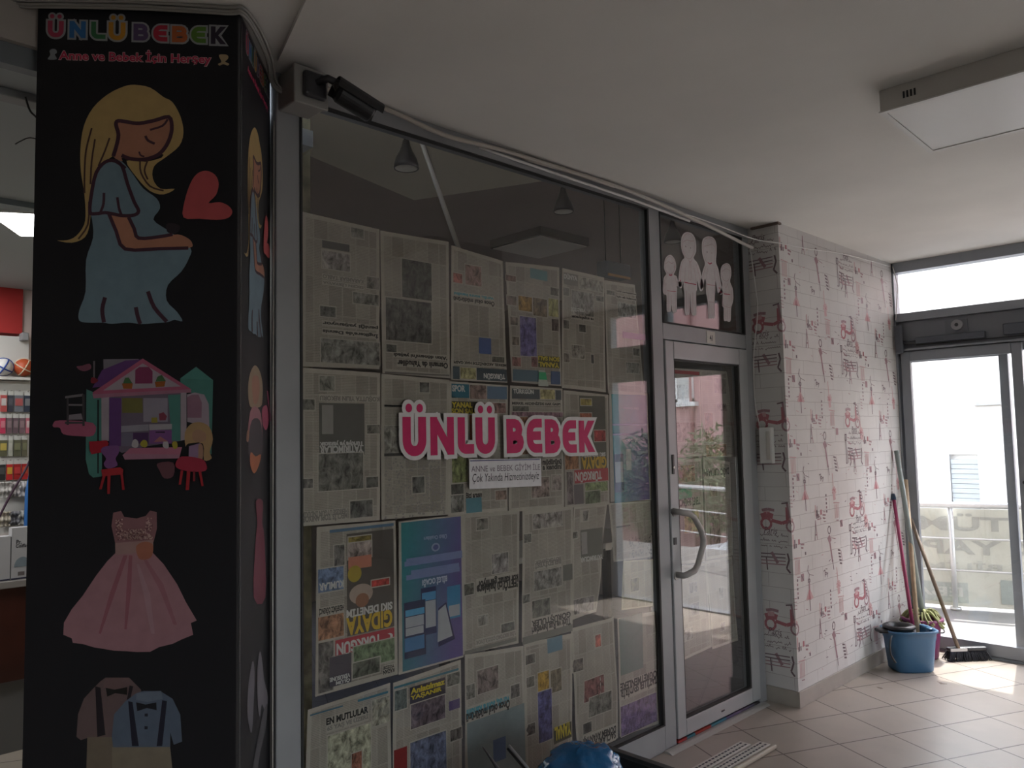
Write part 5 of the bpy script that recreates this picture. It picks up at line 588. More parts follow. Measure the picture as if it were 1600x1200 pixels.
slab(fs, 0, .40, .05, 2.745, .004, 'panel', poster_bk, ts)
m = MB(); k_ = .335/.455
xs = [(62, 92), (100, 128), (132, 158), (165, 195), (206, 232), (238, 268), (272, 300), (305, 330), (338, 372)]
for i, ((g_, c), (a, b)) in enumerate(zip(LET, xs)): put_glyph(m, g_, fs, a/1000, 2.674, b/1000, 2.728, .0085, .0035, tuple(v*.75 for v in c), (.30, .31, .32), lift=.0007, idx=i)
put_text(m, 'Anne ve Bebek İçin Herşey', lambda u, z: fs(u, z, .0006), .08, 2.618, .36, 2.652, 0, (.55, .04, .12), bold=.03); m.build('lettering', ink, ts)
m = MB(); draw_art(m, sc(ART['MOM'], lambda u: 45+(u-61)*.735), lambda u, z, l=0: fs(u, z-.025+(z-2.2)*-.05, l)); m.build('woman_print', ink, ts)
m = MB(); draw_art(m, ART['SIDE'], fs); m.build('doll_and_shoe_print', ink, ts)
m = MB()
for du, z0 in ((0, 0),): m.add([ff(.534, .05, .001), ff(.5412, .05, .001), ff(.5412, 2.75, .001), ff(.534, 2.75, .001)], [(0, 1, 2, 3)]); m.add([fs(-.001, .05, .001), fs(.012, .05, .001), fs(.012, 2.745, .001), fs(-.001, 2.745, .001)], [(0, 1, 2, 3)])
struct('trim_8', m, mat('corner_strip', (.10, .10, .11), .25, .6))
m = MB().tube([(1.2, 2.338, .0), (1.2, 2.336, 1.2), (1.203, 2.334, 2.6)], .0025, 6); tag(m.build('cable', off_white), 'thin pale cable running up beside pillar poster and window post', 'cable')
# cables bundled round the head of the pillar
def ring(off, z): 
    a = ff(-.06, z, off); b = ff(.25, z+.004, off+.004); c = ff(.50, z, off); d = (P0-ER*off*1.0-EL*off*.6); e = fs(.08, z-.006, off+.012); f_ = fs(.22, z-.02, off+.018); g_ = fs(.33, z-.045, off+.010); return [a, b, c, (d.x, d.y, z), e, f_, g_, (1.215, 2.30, z-.06)]
def crv(pts, k=6):
    out = []; n = len(pts); P = [Vector(p) for p in pts]
    for i in range(n-1):
        p0, p1, p2, p3 = P[max(0, i-1)], P[i], P[i+1], P[min(n-1, i+2)]
        for s_ in range(k):
            t = s_/k; out.append(.5*((2*p1)+(-p0+p2)*t+(2*p0-5*p1+4*p2-p3)*t*t+(-p0+3*p1-3*p2+p3)*t**3))
    out.append(P[-1]); return out
cab = mat('cable_grey', (.28, .27, .25), .5)
for i, (o_, z_) in enumerate(((.006, 2.757), (.014, 2.752), (.010, 2.746), (.022, 2.758))):
    tag(MB().tube(crv(ring(o_, z_)), .0042, 8).build('cable', cab), ['innermost grey cable wrapped round the pillar top', 'second grey cable wrapped round the pillar top', 'lowest grey cable wrapped round the pillar top', 'outermost grey cable looping over the pillar top'][i], 'cable', 'cables round the head of the pillar')
slabm = MB(); q = [(1.155, 2.23), (1.05, 1.90), (.98, 1.60), (1.15, 1.50), (1.19, 1.84)]
q = [(1.165, 2.235), (1.06, 1.88), (.93, 1.45), (1.20, 1.45), (1.178, 1.80)]
n = len(q); slabm.add([(x, y, z) for z in (CZ-.014, CZ) for x, y in q], [list(range(n-1, -1, -1)), list(range(n, 2*n))]+[(i, (i+1) % n, (i+1) % n+n, i+n) for i in range(n)])
struct('trim_9', slabm, ceil_m)

# ---------------------------------------------------------------- security camera on the post
t = thing('security_camera', 'black bullet security camera on a grey box above the window post', 'camera', (1.27, 2.26, 2.62))
MB().box(1.212, 1.325, 2.215, 2.325, 2.632, 2.750).build('junction_box', mat('box_grey', (.33, .32, .30), .55), t, bevel=.006)
MB().box(1.207, 1.33, 2.205, 2.222, 2.626, 2.753).build('box_cover', MATS['box_grey'], t, bevel=.004)
MB().box(1.232, 1.315, 2.182, 2.206, 2.648, 2.735).build('base', black_s, t, bevel=.014, seg=3)
br = MB().tube([(1.275, 2.19, 2.70), (1.305, 2.165, 2.715), (1.335, 2.15, 2.70)], .013, 12).build('bracket', black_s, t)
MB().lathe([(0, -.020), (.014, -.014), (.02, 0), (.014, .014), (0, .020)], 16, (1.335, 2.15, 2.695)).build('ball_joint', black_s, br)
ax = Vector((.93, -.12, -.33)).normalized(); o0 = Vector((1.325, 2.145, 2.675)); 
bm_ = MB().tube([o0, o0+ax*.01, o0+ax*.125, o0+ax*.13], [.030, .036, .037, .034], 24, smooth=False).build('barrel', black_p, t)
MB().tube([o0+ax*.131, o0+ax*.134], .026, 20).build('lens_glass', mat('lens_dark', (.01, .01, .015), .08), bm_)
sx = ax.cross(Vector((0, 0, 1))).normalized(); sz = sx.cross(ax); m = MB(); vs = []; n = 12
for e in (0, 1):
    for r in (.041, .044):
        for i in range(n+1):
            a = math.radians(-10+200*i/n); vs.append(o0+ax*(-.012+.165*e)+(sx*math.cos(a)+sz*math.sin(a))*r)
k = n+1; F = []
for i in range(n): F += [(i, i+1, 2*k+i+1, 2*k+i), (k+i, 3*k+i, 3*k+i+1, k+i+1), (i, k+i, k+i+1, i+1), (2*k+i, 2*k+i+1, 3*k+i+1, 3*k+i)]
F += [(0, 2*k, 3*k, k), (n, k+n, 3*k+n, 2*k+n)]
m.add(vs, F, 0, smooth=False); m.build('sunshade', black_p, t)

# ---------------------------------------------------------------- cables and loose trunking along the shop front
tag(MB().tube(crv([(1.34, 2.315, 2.757), (1.62, 2.305, 2.752), (1.9, 2.30, 2.722), (2.2, 2.30, 2.738), (2.55, 2.303, 2.745), (2.95, 2.30, 2.742)]), .009, 8).build('conduit', mat('beige_trunking', (.45, .41, .36), .6)), 'beige conduit sagging under the ceiling left of centre above the window', 'conduit')
tag(MB().tube(crv([(2.35, 2.315, 2.742), (2.95, 2.30, 2.746), (3.5, 2.27, 2.70), (4.17, 2.25, 2.62)]), .0095, 8).build('conduit', mat('pale_trunking', (.50, .47, .43), .5)), 'pale loose conduit dropping across the family sticker fanlight', 'conduit')
tag(MB().tube(crv([(2.1, 2.32, 2.728), (2.6, 2.31, 2.716), (3.1, 2.30, 2.705), (3.55, 2.27, 2.672)]), .006, 8).build('cable', white_p), 'white cable lying along the top rail of the window', 'cable')
tag(MB().tube(crv([(3.5, 2.26, 2.700), (3.8, 2.25, 2.69), (4.1, 2.2, 2.652), (4.262, 2.128, 2.640), (4.6, 2.126, 2.66), (5.1, 2.126, 2.705), (5.6, 2.127, 2.728), (5.95, 2.126, 2.735)]), .0032, 6).build('cable', white_p), 'thin white cable stretched over the wallpapered wall top', 'cable')
tag(MB().tube(crv([(4.255, 2.31, 2.64), (4.262, 2.29, 2.42), (4.258, 2.28, 2.25), (4.25, 2.312, 2.0), (4.25, 2.318, 1.75), (4.258, 2.305, 1.62), (4.262, 2.29, 1.56)]), .003, 6).build('cable', white_p), 'thin white cable hanging down the door frame to the wall box', 'cable')
t = thing('wall_box', 'white plastic wall box on the narrow wallpapered wall beside the door', 'box', (4.262, 2.25, 1.36))
MB().box(4.232, 4.2685, 2.213, 2.292, 1.362, 1.572).build('housing', white_p, t, bevel=.005); MB().box(4.228, 4.2325, 2.222, 2.246, 1.385, 1.55).build('handset_slot', off_white, t, bevel=.002)
# hall ceiling lamp
t = thing('ceiling_lamp', 'large white box ceiling lamp, switched off, on the hall ceiling', 'lamp', (3.17, .75, 2.70))
RZ = Matrix.Translation((3.185, .745, 2.7)) @ Matrix.Rotation(math.radians(2), 4, 'Z')
hs_ = MB().box(-.29, .29, -.3, .3, -.012, .0645, M=RZ).build('housing', mat('lamp_body', (.50, .48, .45), .5), t, bevel=.002)
for i in range(4):
    MB().box(-.292, -.2895, .215-.012*i, .221-.012*i, .012, .036, M=RZ).build('vent_slot', black_p, hs_)
m = MB()
for x0, x1, y0, y1 in ((-.293, .293, -.303, -.283), (-.293, .293, .283, .303), (-.293, -.273, -.283, .283), (.273, .293, -.283, .283)): m.box(x0, x1, y0, y1, -.018, -.0125, M=RZ)
m.build('frame', white_p, t)
MB().box(-.272, .272, -.282, .282, -.015, -.0125, M=RZ).build('diffuser', mat('hall_diffuser', (.72, .70, .67), .35), t)

# ---------------------------------------------------------------- street entrance
SX = 6.0
m = MB()
m.box(SX, SX+.10, -.14, 2.20, 2.690, CZ); m.box(SX, SX+.10, -.14, 2.20, 2.328, 2.388); m.box(SX, SX+.10, 2.122, 2.40, 0, CZ); m.box(SX, SX+.10, -.14, -.09, 0, 2.69); m.box(SX, SX+.10, .52, .58, 2.388, 2.69); m.box(SX+.05, SX+.10, -.09, 2.122, 2.055, 2.328)
struct('trim_10', m, alu_s, .003)
w3 = thing('window_3', None, None, (SX+.05, 1.35, 2.388)); tag(w3, kind='structure'); MB().box(SX+.045, SX+.051, .58, 2.122, 2.388, 2.69).build('pane', glass, w3)
w4 = thing('window_4', None, None, (SX+.05, .2, 2.388)); tag(w4, kind='structure'); MB().box(SX+.045, SX+.051, -.09, .52, 2.388, 2.69).build('pane', glass, w4)
def leaf(name, x, y0, y1, sw, z1, rail):
    d = thing(name, None, None, (x, (y0+y1)/2, 0)); tag(d, kind='structure'); m = MB()
    m.box(x-.02, x+.02, y0, y0+sw, .015, z1); m.box(x-.02, x+.02, y1-sw, y1, .015, z1); m.box(x-.02, x+.02, y0+sw, y1-sw, z1-rail, z1); m.box(x-.02, x+.02, y0+sw, y1-sw, .015, .10); m.build('frame', alu_s, d, bevel=.003)
    MB().box(x-.003, x+.003, y0+sw, y1-sw, .10, z1-rail).build('pane', glass, d); return d
d2 = leaf('door_2', 6.03, 1.345, 2.105, .062, 2.105, .07)
MB().tube([(6.009, 1.376, 1.18), (6.004, 1.376, 1.18)], .012, 14).build('lock', black_s, d2)
leaf('door_3', 6.078, 1.44, 2.118, .055, 2.09, .06)
struct('trim_11', MB().box(6.0, 6.11, -.14, 2.12, 0, .014), alu_s)
# sliding-door drive behind a missing cover
t = thing('door_drive', 'exposed grey sliding door motor rail above the street door', 'door mechanism', (6.0, 1.3, 2.11))
MB().box(5.985, 6.048, -.09, 2.115, 2.112, 2.125).build('rail', alu_s, t); MB().box(6.032, 6.048, -.09, 2.115, 2.125, 2.325).build('back_plate', mat('drive_plate', (.20, .21, .235), .45, .3), t)
MB().box(5.985, 6.03, 1.55, 1.99, 2.155, 2.20).build('controller', mat('drive_dark', (.09, .10, .12), .5), t, bevel=.004)
MB().box(5.985, 6.03, 1.28, 1.44, 2.16, 2.235).build('motor', MATS['drive_dark'], t, bevel=.006)
MB().box(5.99, 6.03, .35, 1.22, 2.20, 2.262).build('gearbox', mat('drive_mid', (.15, .16, .185), .5), t, bevel=.004)
wh = MB().tube([(6.03, 1.72, 2.262), (5.995, 1.72, 2.262)], .036, 24).build('pulley', mat('pulley_grey', (.33, .33, .35), .4), t); MB().tube([(5.994, 1.72, 2.262), (5.990, 1.72, 2.262)], .012, 16).build('hub', black_p, wh)
MB().box(6.02, 6.03, 1.66, 1.80, 2.205, 2.300).build('pulley_bracket', MATS['drive_mid'], t); MB().box(6.0, 6.008, .3, 1.99, 2.143, 2.149).build('belt', gasket, t)
MB().tube([(6.0, 1.95, 2.17), (6.0, 2.05, 2.165), (6.0, 2.09, 2.18)], .014, 10).build('plug', black_s, t)
tag(MB().box(5.948, 5.983, 2.068, 2.120, 2.09, 2.30).build('sensor_box', mat('sensor_grey', (.10, .11, .13), .5), bevel=.012), 'dark grey box in the corner beside the sliding door rail', 'box')
tag(MB().tube(crv([(5.985, 2.118, 2.74), (5.985, 2.092, 2.6), (5.986, 2.10, 2.5), (5.986, 2.116, 2.34)]), .003, 6).build('cable', white_p), 'thin white cable hanging in the corner above the street door', 'cable')

# ---------------------------------------------------------------- terrace and street
struct('floor_terrace', MB().box(6.06, 9.3, -6, 4.2, -.1, -.005), terr_m)
struct('ceiling_unseen_canopy', MB().box(6.12, 6.80, -4, 3.6, 3.0, 3.12), mat('canopy_white', (.7, .68, .65), .8))  # unseen canopy added; its outer edge bounds the sun patch indoors
struct('floor_street', MB().box(6.1, 60, -40, 40, -1.25, -1.15), mat('asphalt', (.20, .20, .20), .9, nz=.2))
struct('wall_outer', MB().box(6.12, 9.3, 3.4, 3.6, -.1, 0.0), mat('plinth', (.4, .4, .4), .8))
rail_m = mat('railing_steel', (.62, .62, .62), .3, .5)
A = Vector((7.30, 2.75)); B = Vector((8.55, -1.3)); D = (B-A); Ln = D.length; D = D.normalized(); Nn = Vector((-D.y, D.x))
t = thing('railing', 'silver tube railing at the terrace edge outside the street door', 'railing', (A.x, A.y, 0))
P3 = lambda s_, z, o_=0: (A.x+D.x*s_+Nn.x*o_, A.y+D.y*s_+Nn.y*o_, z)
MB().tube([P3(-.2, .885), P3(Ln, .885)], .027, 14).build('handrail', rail_m, t); m = MB()
for z in (.60, .33): MB().tube([P3(-.2, z), P3(Ln, z)], .009, 8).build('crossbar', rail_m, t)
for s_ in (.50, 1.7, 2.9, 4.1): pp = MB().tube([P3(s_, 0), P3(s_, .87)], .021, 12).build('post', rail_m, t); MB().tube([P3(s_, 0), P3(s_, .018)], .045, 16).build('foot', rail_m, pp)
# banner hung outside the railing, seen from behind, so its words read backwards
ban = mat('banner_cloth', (.62, .61, .53), .7, nz=.06, nscale=5)
def bfn(s_, z, l=0): return P3(s_, z, .055+.02*noise.noise(Vector((s_*3, z*2, 0)))+.02*math.sin(s_*9+z*4)*.4-l)
m = MB(); nx, nz_ = 50, 16; m.add([bfn(-.15+(2.6)*i/nx, .02+.83*j/nz_) for j in range(nz_+1) for i in range(nx+1)], [(j*(nx+1)+i, j*(nx+1)+i+1, (j+1)*(nx+1)+i+1, (j+1)*(nx+1)+i) for j in range(nz_) for i in range(nx)], 0, smooth=True)
s0 = P3(0, 0, .055); 
side = 1 if (Vector((s0[0], s0[1]))-A).dot(Vector((1, 0))) > 0 else -1
t = thing('banner', 'cream banner tied to the terrace railing with backwards TÜM lettering', 'banner', (A.x, A.y, .02)); 
def bfo(s_, z, l=0):
    p = bfn(s_, z); q_ = Vector((p[0], p[1])) - Nn*side*(l+.004); return (q_.x, q_.y, z)
def bfn2(s_, z, l=0):
    return P3(s_, z, side*(.055+.02*noise.noise(Vector((s_*3, z*2, 0)))+.008*math.sin(s_*9+z*4)))
bfn = bfn2
m = MB(); m.add([bfn(-.15+(2.6)*i/nx, .02+.83*j/nz_) for j in range(nz_+1) for i in range(nx+1)], [(j*(nx+1)+i, j*(nx+1)+i+1, (j+1)*(nx+1)+i+1, (j+1)*(nx+1)+i) for j in range(nz_) for i in range(nx)], 0, smooth=True)
m.build('cloth', ban, t); m = MB(); gl = (.43, .43, .39)
put_text(m, 'TÜM', lambda s_, z: bfo(s_, z), .24, .66, .93, .81, 0, gl, mirror=True, bold=.03); put_text(m, 'K YAPI', lambda s_, z: bfo(s_, z), .22, .46, 1.13, .58, 0, gl, mirror=True, bold=.03); put_text(m, 'BİLİM', lambda s_, z: bfo(s_, z), .28, .32, .86, .41, 0, (.50, .50, .45), mirror=True, bold=.03)
m.add([bfo(.84+.6*i/8, z) for z in (.06, .26) for i in range(9)], [(i, i+1, 10+i, 9+i) for i in range(8)], 0, (.40, .44, .41)); m.add([bfo(.10+.5*i/8, z) for z in (.05, .22) for i in range(9)], [(i, i+1, 10+i, 9+i) for i in range(8)], 0, (.45, .48, .44))
put_text(m, 'K', lambda s_, z: bfo(s_, z, .001), .93, .11, 1.08, .21, 0, (.6, .6, .55), mirror=True); put_text(m, 'EBA', lambda s_, z: bfo(s_, z, .001), .16, .10, .56, .18, 0, (.6, .6, .55), mirror=True); m.build('lettering', ink, t)
# white building with grey shutter, opposite
t = thing('building', 'white building with a grey roller shutter seen through the street door', 'building', (17, 7, -1.15))
MB().box(16.2, 20, 3.95, 11, -1.15, 6.5).build('wall', mat('white_render', (.82, .80, .77), .8), t)
sh = MB()
for i in range(22): sh.box(16.12-.01*(i % 2), 16.195, 4.12, 4.86, -1.0+.0895*i, -1.0+.0895*(i+1)-.006)
sh.build('shutter', mat('shutter_grey', (.42, .45, .47), .5), t); m = MB().box(16.08, 16.199, 4.87, 4.95, -1.15, 1.06).box(16.08, 16.199, 4.05, 4.11, -1.15, 1.06).box(16.08, 16.199, 4.05, 4.95, 1.061, 1.12); m.build('shutter_frame', mat('shutter_frame', (.66, .67, .68), .5), t)
t = thing('building', 'beige building at right edge beyond the street door', 'building', (15, 2, -1.15)); MB().box(14.2, 19, 1.2, 3.88, -1.15, 5.5).build('wall', mat('beige_render', (.50, .47, .44), .85), t); MB().box(14.15, 14.2, 1.2, 3.88, 1.9, 1.96).build('ledge', mat('ledge_grey', (.35, .34, .33), .8), t)
# pink building mirrored in the shop door
t = thing('building', 'pink building with white window mirrored in the shop door glass', 'building', (14.5, -4, -1.15))
MB().box(14, 19, -14, -.6, -1.15, 9).build('wall', mat('pink_render', (.50, .29, .28), .85, nz=.06), t)
for i, y in enumerate((-4.71, -7.9, -2.2)):
    f_ = thing('window', None, None, (13.98, y, 1.8)); f_.parent = t; f_.matrix_parent_inverse = wmat(t).inverted(); 
    bpy.data.objects.remove(f_)
    m = MB(); y0, y1, z0, z1 = y-.40, y+.40, 2.20, 3.7
    for a in ((y0, y0+.07, z0, z1), (y1-.07, y1, z0, z1), (y-.035, y+.035, z0, z1), (y0, y1, z1-.07, z1), (y0, y1, z0, z0+.07)): m.box(13.93, 14.0, a[0], a[1], a[2], a[3])
    wf = m.build('window_frame', white_p, t); MB().box(13.955, 13.965, y0+.05, y1-.05, z0+.05, z1-.05).build('curtain', mat('curtain_white', (.55, .55, .53), .8, nz=.3, nscale=14), wf); MB().box(13.86, 14.0, y0-.1, y1+.1, z0-.09, z0).build('sill', white_p, wf)
MB().tube([(13.95, -4.35, -1.15), (13.95, -4.35, 6)], .04, 8).build('drainpipe', mat('pipe_pink', (.35, .17, .16), .7), t)
leafm = mat('leaf_olive', (.17, .20, .10), .7, nz=.5, nscale=20); twig = mat('twig', (.14, .10, .07), .8)
def bush(x, y, z0, h, r, label, n=1500):
    t = thing('bush', label, 'bush', (x, y, z0), group='bushes across the street'); rr = random.Random(int(abs(y)*10)); m = MB()
    for i in range(n):
        a = rr.uniform(0, 6.283); u = rr.uniform(-1, 1); q = rr.random()**.4; p = Vector((x+r*q*math.cos(a)*math.sqrt(1-u*u), y+r*q*math.sin(a)*math.sqrt(1-u*u), z0+h*.62+h*.38*q*u)); s_ = rr.uniform(.05, .10)
        d = Vector((rr.uniform(-1, 1), rr.uniform(-1, 1), rr.uniform(-.5, 1))).normalized(); e = d.orthogonal().normalized()*s_*.3; m.add([p-d*s_, p+e, p+d*s_, p-e], [(0, 1, 2, 3)])
    m.build('foliage', leafm, t); m = MB()
    for i in range(5): a = i*1.25; m.tube([(x, y, z0), (x+.25*r*math.cos(a), y+.25*r*math.sin(a), z0+h*.4), (x+.6*r*math.cos(a), y+.6*r*math.sin(a), z0+h*.8)], [.035, .025, .01], 6)
    m.build('stems', twig, t)
bush(12.9, -4.85, -1.15, 2.8, .7, 'olive bush left of the mirrored railing post'); bush(13.0, -3.35, -1.15, 2.9, .65, 'olive bush in front of the mirrored drainpipe'); bush(13.1, -6.5, -1.15, 2.6, .8, 'low olive bush at far left of the door reflection')
# parked white car, mirrored too
t = thing('car', 'white parked car glimpsed in the shop door reflection', 'car', (10.8, -.15, -1.15), math.radians(100))
def carpt(x, y, z): return (Matrix.Translation((10.8, -.15, -1.15)) @ Matrix.Rotation(math.radians(100), 4, 'Z')) @ Vector((x, y, z))
prof = [(-2.1, .35), (-2.12, .75), (-2.0, .92), (-1.3, 1.0), (-.75, 1.42), (.6, 1.47), (1.35, 1.25), (1.95, 1.02), (2.08, .7), (2.05, .35)]
m = MB(); n = len(prof)
vs = []
for y, k in ((-.86, .0), (-.80, .02), (.80, .02), (.86, 0)):
    for x, z in prof: vs.append(carpt(x, (y*(.82 if z > 1.1 else 1)), z+(k if z > .6 else 0)))
F = []
for j in range(3):
    for i in range(n): F.append((j*n+i, j*n+(i+1) % n, (j+1)*n+(i+1) % n, (j+1)*n+i))
F += [list(range(n-1, -1, -1)), list(range(3*n, 4*n))]; m.add(vs, F, 0)
cb = m.build('body', mat('car_white', (.72, .72, .72), .25), t, bevel=.03)
cg = mat('car_glass', (.04, .05, .06), .08)
def quadp(m, pts): m.add([carpt(*p) for p in pts], [(0, 1, 2, 3)])
m = MB(); quadp(m, [(-1.22, -.62, 1.10), (-1.22, .62, 1.10), (-.80, .58, 1.41), (-.80, -.58, 1.41)]); m.build('windscreen', cg, t)
m = MB(); quadp(m, [(.75, -.58, 1.46), (.75, .58, 1.46), (1.30, .62, 1.30), (1.30, -.62, 1.30)]); m.build('rear_window', cg, t)
for sy in (-1, 1):
    m = MB(); quadp(m, [(-1.0, .875*sy, 1.04), (.15, .875*sy, 1.04), (.15, .735*sy, 1.38), (-.68, .735*sy, 1.36)]); quadp(m, [(.22, .875*sy, 1.04), (1.25, .875*sy, 1.04), (.9, .735*sy, 1.36), (.22, .735*sy, 1.39)]); m.build('side_window', cg, t)
    for wx in (-1.3, 1.3): wl = MB().tube([carpt(wx, .70*sy, .32), carpt(wx, .88*sy, .32)], .32, 20).build('wheel', gasket, t); MB().tube([carpt(wx, .88*sy, .32), carpt(wx, .89*sy, .32)], .19, 16).build('hubcap', rail_m, wl)

# ---------------------------------------------------------------- cleaning corner
blue = mat('bucket_blue', (.04, .125, .24), .38, nz=.05); purple = mat('bucket_purple', (.16, .02, .09), .4)
def bucket(c, rb, rt, h, sx, sy, m_, sq, name, label, rz):
    t = thing(name, label, 'bucket', c, rz); M_ = None; m = MB(); m.lathe([(rb*.92, 0), (rb, .012), (rb+(rt-rb)*.75, h*.75), (rt*.99, h*.80), (rt, h-.02), (rt+.012, h-.018), (rt+.014, h), (rt-.004, h), (rt-.01, h-.03), (rb-.008, .015), (0.001, .012)], 40, (0, 0, 0), sx, sy, sq=sq, cap=(True, False))
    o = m.build('body', m_, t, M=BS if sq else Matrix.Identity(4)); return t
BS = Matrix.Scale(.80, 4)
t = bucket((5.42, 1.94, 0), .145, .175, .325, 1.05, .80, blue, .35, 'mop_bucket', 'blue plastic mop bucket on the tiles below the mop handles', math.radians(-42))
I4 = Matrix.Identity(4)
m = MB(); m.lathe([(.08, .27), (.105, .31), (.115, .335), (.125, .335), (.125, .352), (.108, .362), (.08, .355), (.06, .30), (.05, .25), (.055, .25), (.065, .29)], 28, (-.085, -.01, 0), 1.0, .9); wr = m.build('wringer', black_p, t, M=BS)
m = MB()
for i in range(10): a = 2*math.pi*i/10; m.tube([(-.085+.055*math.cos(a), -.01+.055*math.sin(a), .25), (-.085+.085*math.cos(a), -.01+.078*math.sin(a), .34)], .005, 6)
m.build('wringer_ribs', black_p, wr, M=BS)
m = MB(); m.box(-.262, -.17, -.05, .05, .300, .330); m.build('pedal_lip', black_p, t, M=BS, bevel=.01)
m = MB(); m.tube(crv([(-.20, -.115, .30), (-.235, -.15, .26), (-.24, -.16, .17), (-.2, -.15, .10)]), .007, 8); m.build('handle', black_p, t, M=BS)
m = MB(); m.box(.155, .205, -.035, .035, .285, .3245); m.build('spout', blue, t, M=BS, bevel=.012)
t = bucket((5.77, 1.975, 0), .09, .118, .265, 1, 1, purple, 0, 'bucket', 'purple round bucket holding a damp mop behind the blue bucket', 0)
MB().tube(crv([(-.118, .02, .25), (-.085, -.09, .20), (.02, -.128, .18), (.09, -.08, .21), (.118, .02, .25)]), .004, 8).build('handle', black_p, t, M=I4)
def pole(a, b, r, m_, nm, par, **k): return MB().tube([a, b], r, 12).build(nm, m_, par)
wood = mat('beige_wood', (.45, .33, .21), .6, nz=.2, nscale=20); brown = mat('brown_wood', (.20, .145, .105), .55, nz=.2, nscale=20)
t = thing('mop', 'thin red handled mop with dark tip leaning in blue bucket', 'mop', (5.49, 1.95, .2))
pole((5.485, 1.935, .24), (5.772, 2.118, 1.05), .0115, mat('red_handle', (.30, .03, .09), .4), 'handle', t); a = Vector((5.772, 2.118, 1.05)); d = (a-Vector((5.485, 1.935, .24))).normalized(); MB().tube([a, a+d*.015, a+d*.045], [.0155, .0165, .012], 12).build('grip', mat('grip_blue', (.03, .05, .09), .5), t); MB().tube([(5.475, 1.928, .15), (5.485, 1.935, .245)], [.03, .014], 12).build('socket', black_s, t)
t = thing('mop', 'beige wooden handled mop standing in the blue bucket front', 'mop', (5.6, 1.95, .2))
pole((5.53, 1.925, .20), (5.965, 2.100, 1.180), .0145, wood, 'handle', t); MB().tube([(5.52, 1.92, .12), (5.53, 1.925, .21)], [.035, .017], 12).build('socket', white_p, t)
t = thing('mop', 'green grey handled mop with drooping yellow green strands in purple bucket', 'mop', (5.77, 1.95, .25))
pole((5.735, 1.955, .27), (5.84, 2.108, 1.395), .0165, mat('greygreen_handle', (.27, .31, .29), .45), 'handle', t)
m = MB(); rr = random.Random(3)
for i in range(46):
    a = rr.uniform(0, 6.28); r0 = rr.uniform(.0, .03); r1 = rr.uniform(.09, .125); zt = rr.uniform(.27, .30); zd = rr.uniform(.19, .26)
    c_ = Vector((5.77, 1.975, 0)); m.tube(crv([c_+Vector((r0*math.cos(a), r0*math.sin(a), zt)), c_+Vector((.6*r1*math.cos(a), .6*r1*math.sin(a), zt+rr.uniform(.0, .03))), c_+Vector((min(r1, .125)*math.cos(a), min(r1, .125)*math.sin(a)*.95, zd+.035)), c_+Vector((.137*math.cos(a+.1), .134*math.sin(a+.1), zd))], 4), [.007]*13, 5)
m.build('strands', mat('mop_yarn', (.33, .34, .16), .9, nz=.4, nscale=30), t)
t = thing('broom', 'brown handled broom with a black head standing against street door', 'broom', (5.86, 1.78, 0))
pole((5.83, 1.775, .07), (5.978, 2.085, .905), .0125, brown, 'handle', t)
BM = Matrix.Translation((5.885, 1.745, 0)) @ Matrix.Rotation(math.radians(-42), 4, 'Z')
bh = MB().box(-.13, .13, -.022, .022, .058, .085, M=BM).build('head', black_s, t, bevel=.01); MB().box(-.122, -.01, -.026, -.0225, .062, .080, M=BM).build('label_strip', mat('strip_pale', (.55, .52, .5), .5), bh)
m = MB()
for i in range(26):
    for j in range(4): x = -.12+.24*i/25; y = -.018+.036*j/3; m.tube([BM @ Vector((x, y, .06)), BM @ Vector((x*1.18+rr.uniform(-.006, .006), y*2.3+rr.uniform(-.004, .004), .002))], [.005, .0035], 5)
m.build('bristles', mat('bristle_black', (.022, .022, .03), .7), t)

# ---------------------------------------------------------------- foreground: crate, blue bag, slotted strips
t = thing('storage_box', 'dark grey open box at the bottom edge holding a blue bag', 'box', (2.02, 1.9, 0))
CM = Matrix.Translation((2.275, 1.925, 0)) @ Matrix.Rotation(math.radians(-90), 4, 'Z')
m = MB(); X0, X1, Y0, Y1, Hb = 0, .62, -.42, 0, .40
gm = mat('box_charcoal', (.045, .045, .045), .5)
m.box(X0, X1, Y0, Y0+.012, 0, Hb, M=CM); m.box(X0, X1, Y1-.012, Y1, 0, Hb, M=CM); m.box(X0, X0+.012, Y0+.012, Y1-.012, 0, Hb, M=CM); m.box(X1-.012, X1, Y0+.012, Y1-.012, 0, Hb, M=CM); m.box(X0+.012, X1-.012, Y0+.012, Y1-.012, 0, .012, M=CM); m.build('body', gm, t)
m = MB()
for a in ((X0-.02, X1+.02, Y0-.02, Y0+.005), (X0-.02, X1+.02, Y1-.005, Y1+.02), (X0-.02, X0+.005, Y0+.005, Y1-.005), (X1-.005, X1+.02, Y0+.005, Y1-.005)): m.box(a[0], a[1], a[2], a[3], Hb-.004, Hb+.012, M=CM)
m.build('rim', mat('rim_charcoal', (.06, .06, .058), .45), t)
m = MB(); n1, n2 = 60, 40; cb = Vector((2.045, 1.80, .395)); vs = []
for j in range(n2+1):
    for i in range(n1):
        th_ = 2*math.pi*i/n1; ph = math.pi*j/n2; d = Vector((math.sin(ph)*math.cos(th_), math.sin(ph)*math.sin(th_), math.cos(ph)))
        r = 1+.22*noise.noise(d*1.7+Vector((3, 1, 0)))+.13*abs(noise.noise(d*4+Vector((1, 5, 2))))+.07*abs(noise.noise(d*9))+.04*abs(noise.noise(d*18))
        vs.append(cb+Vector((d.x*.13*r, d.y*.15*r, d.z*.10*r)))
m.add(vs, [(j*n1+i, (j+1)*n1+i, (j+1)*n1+(i+1) % n1, j*n1+(i+1) % n1) for j in range(n2) for i in range(n1)], 0, smooth=True)
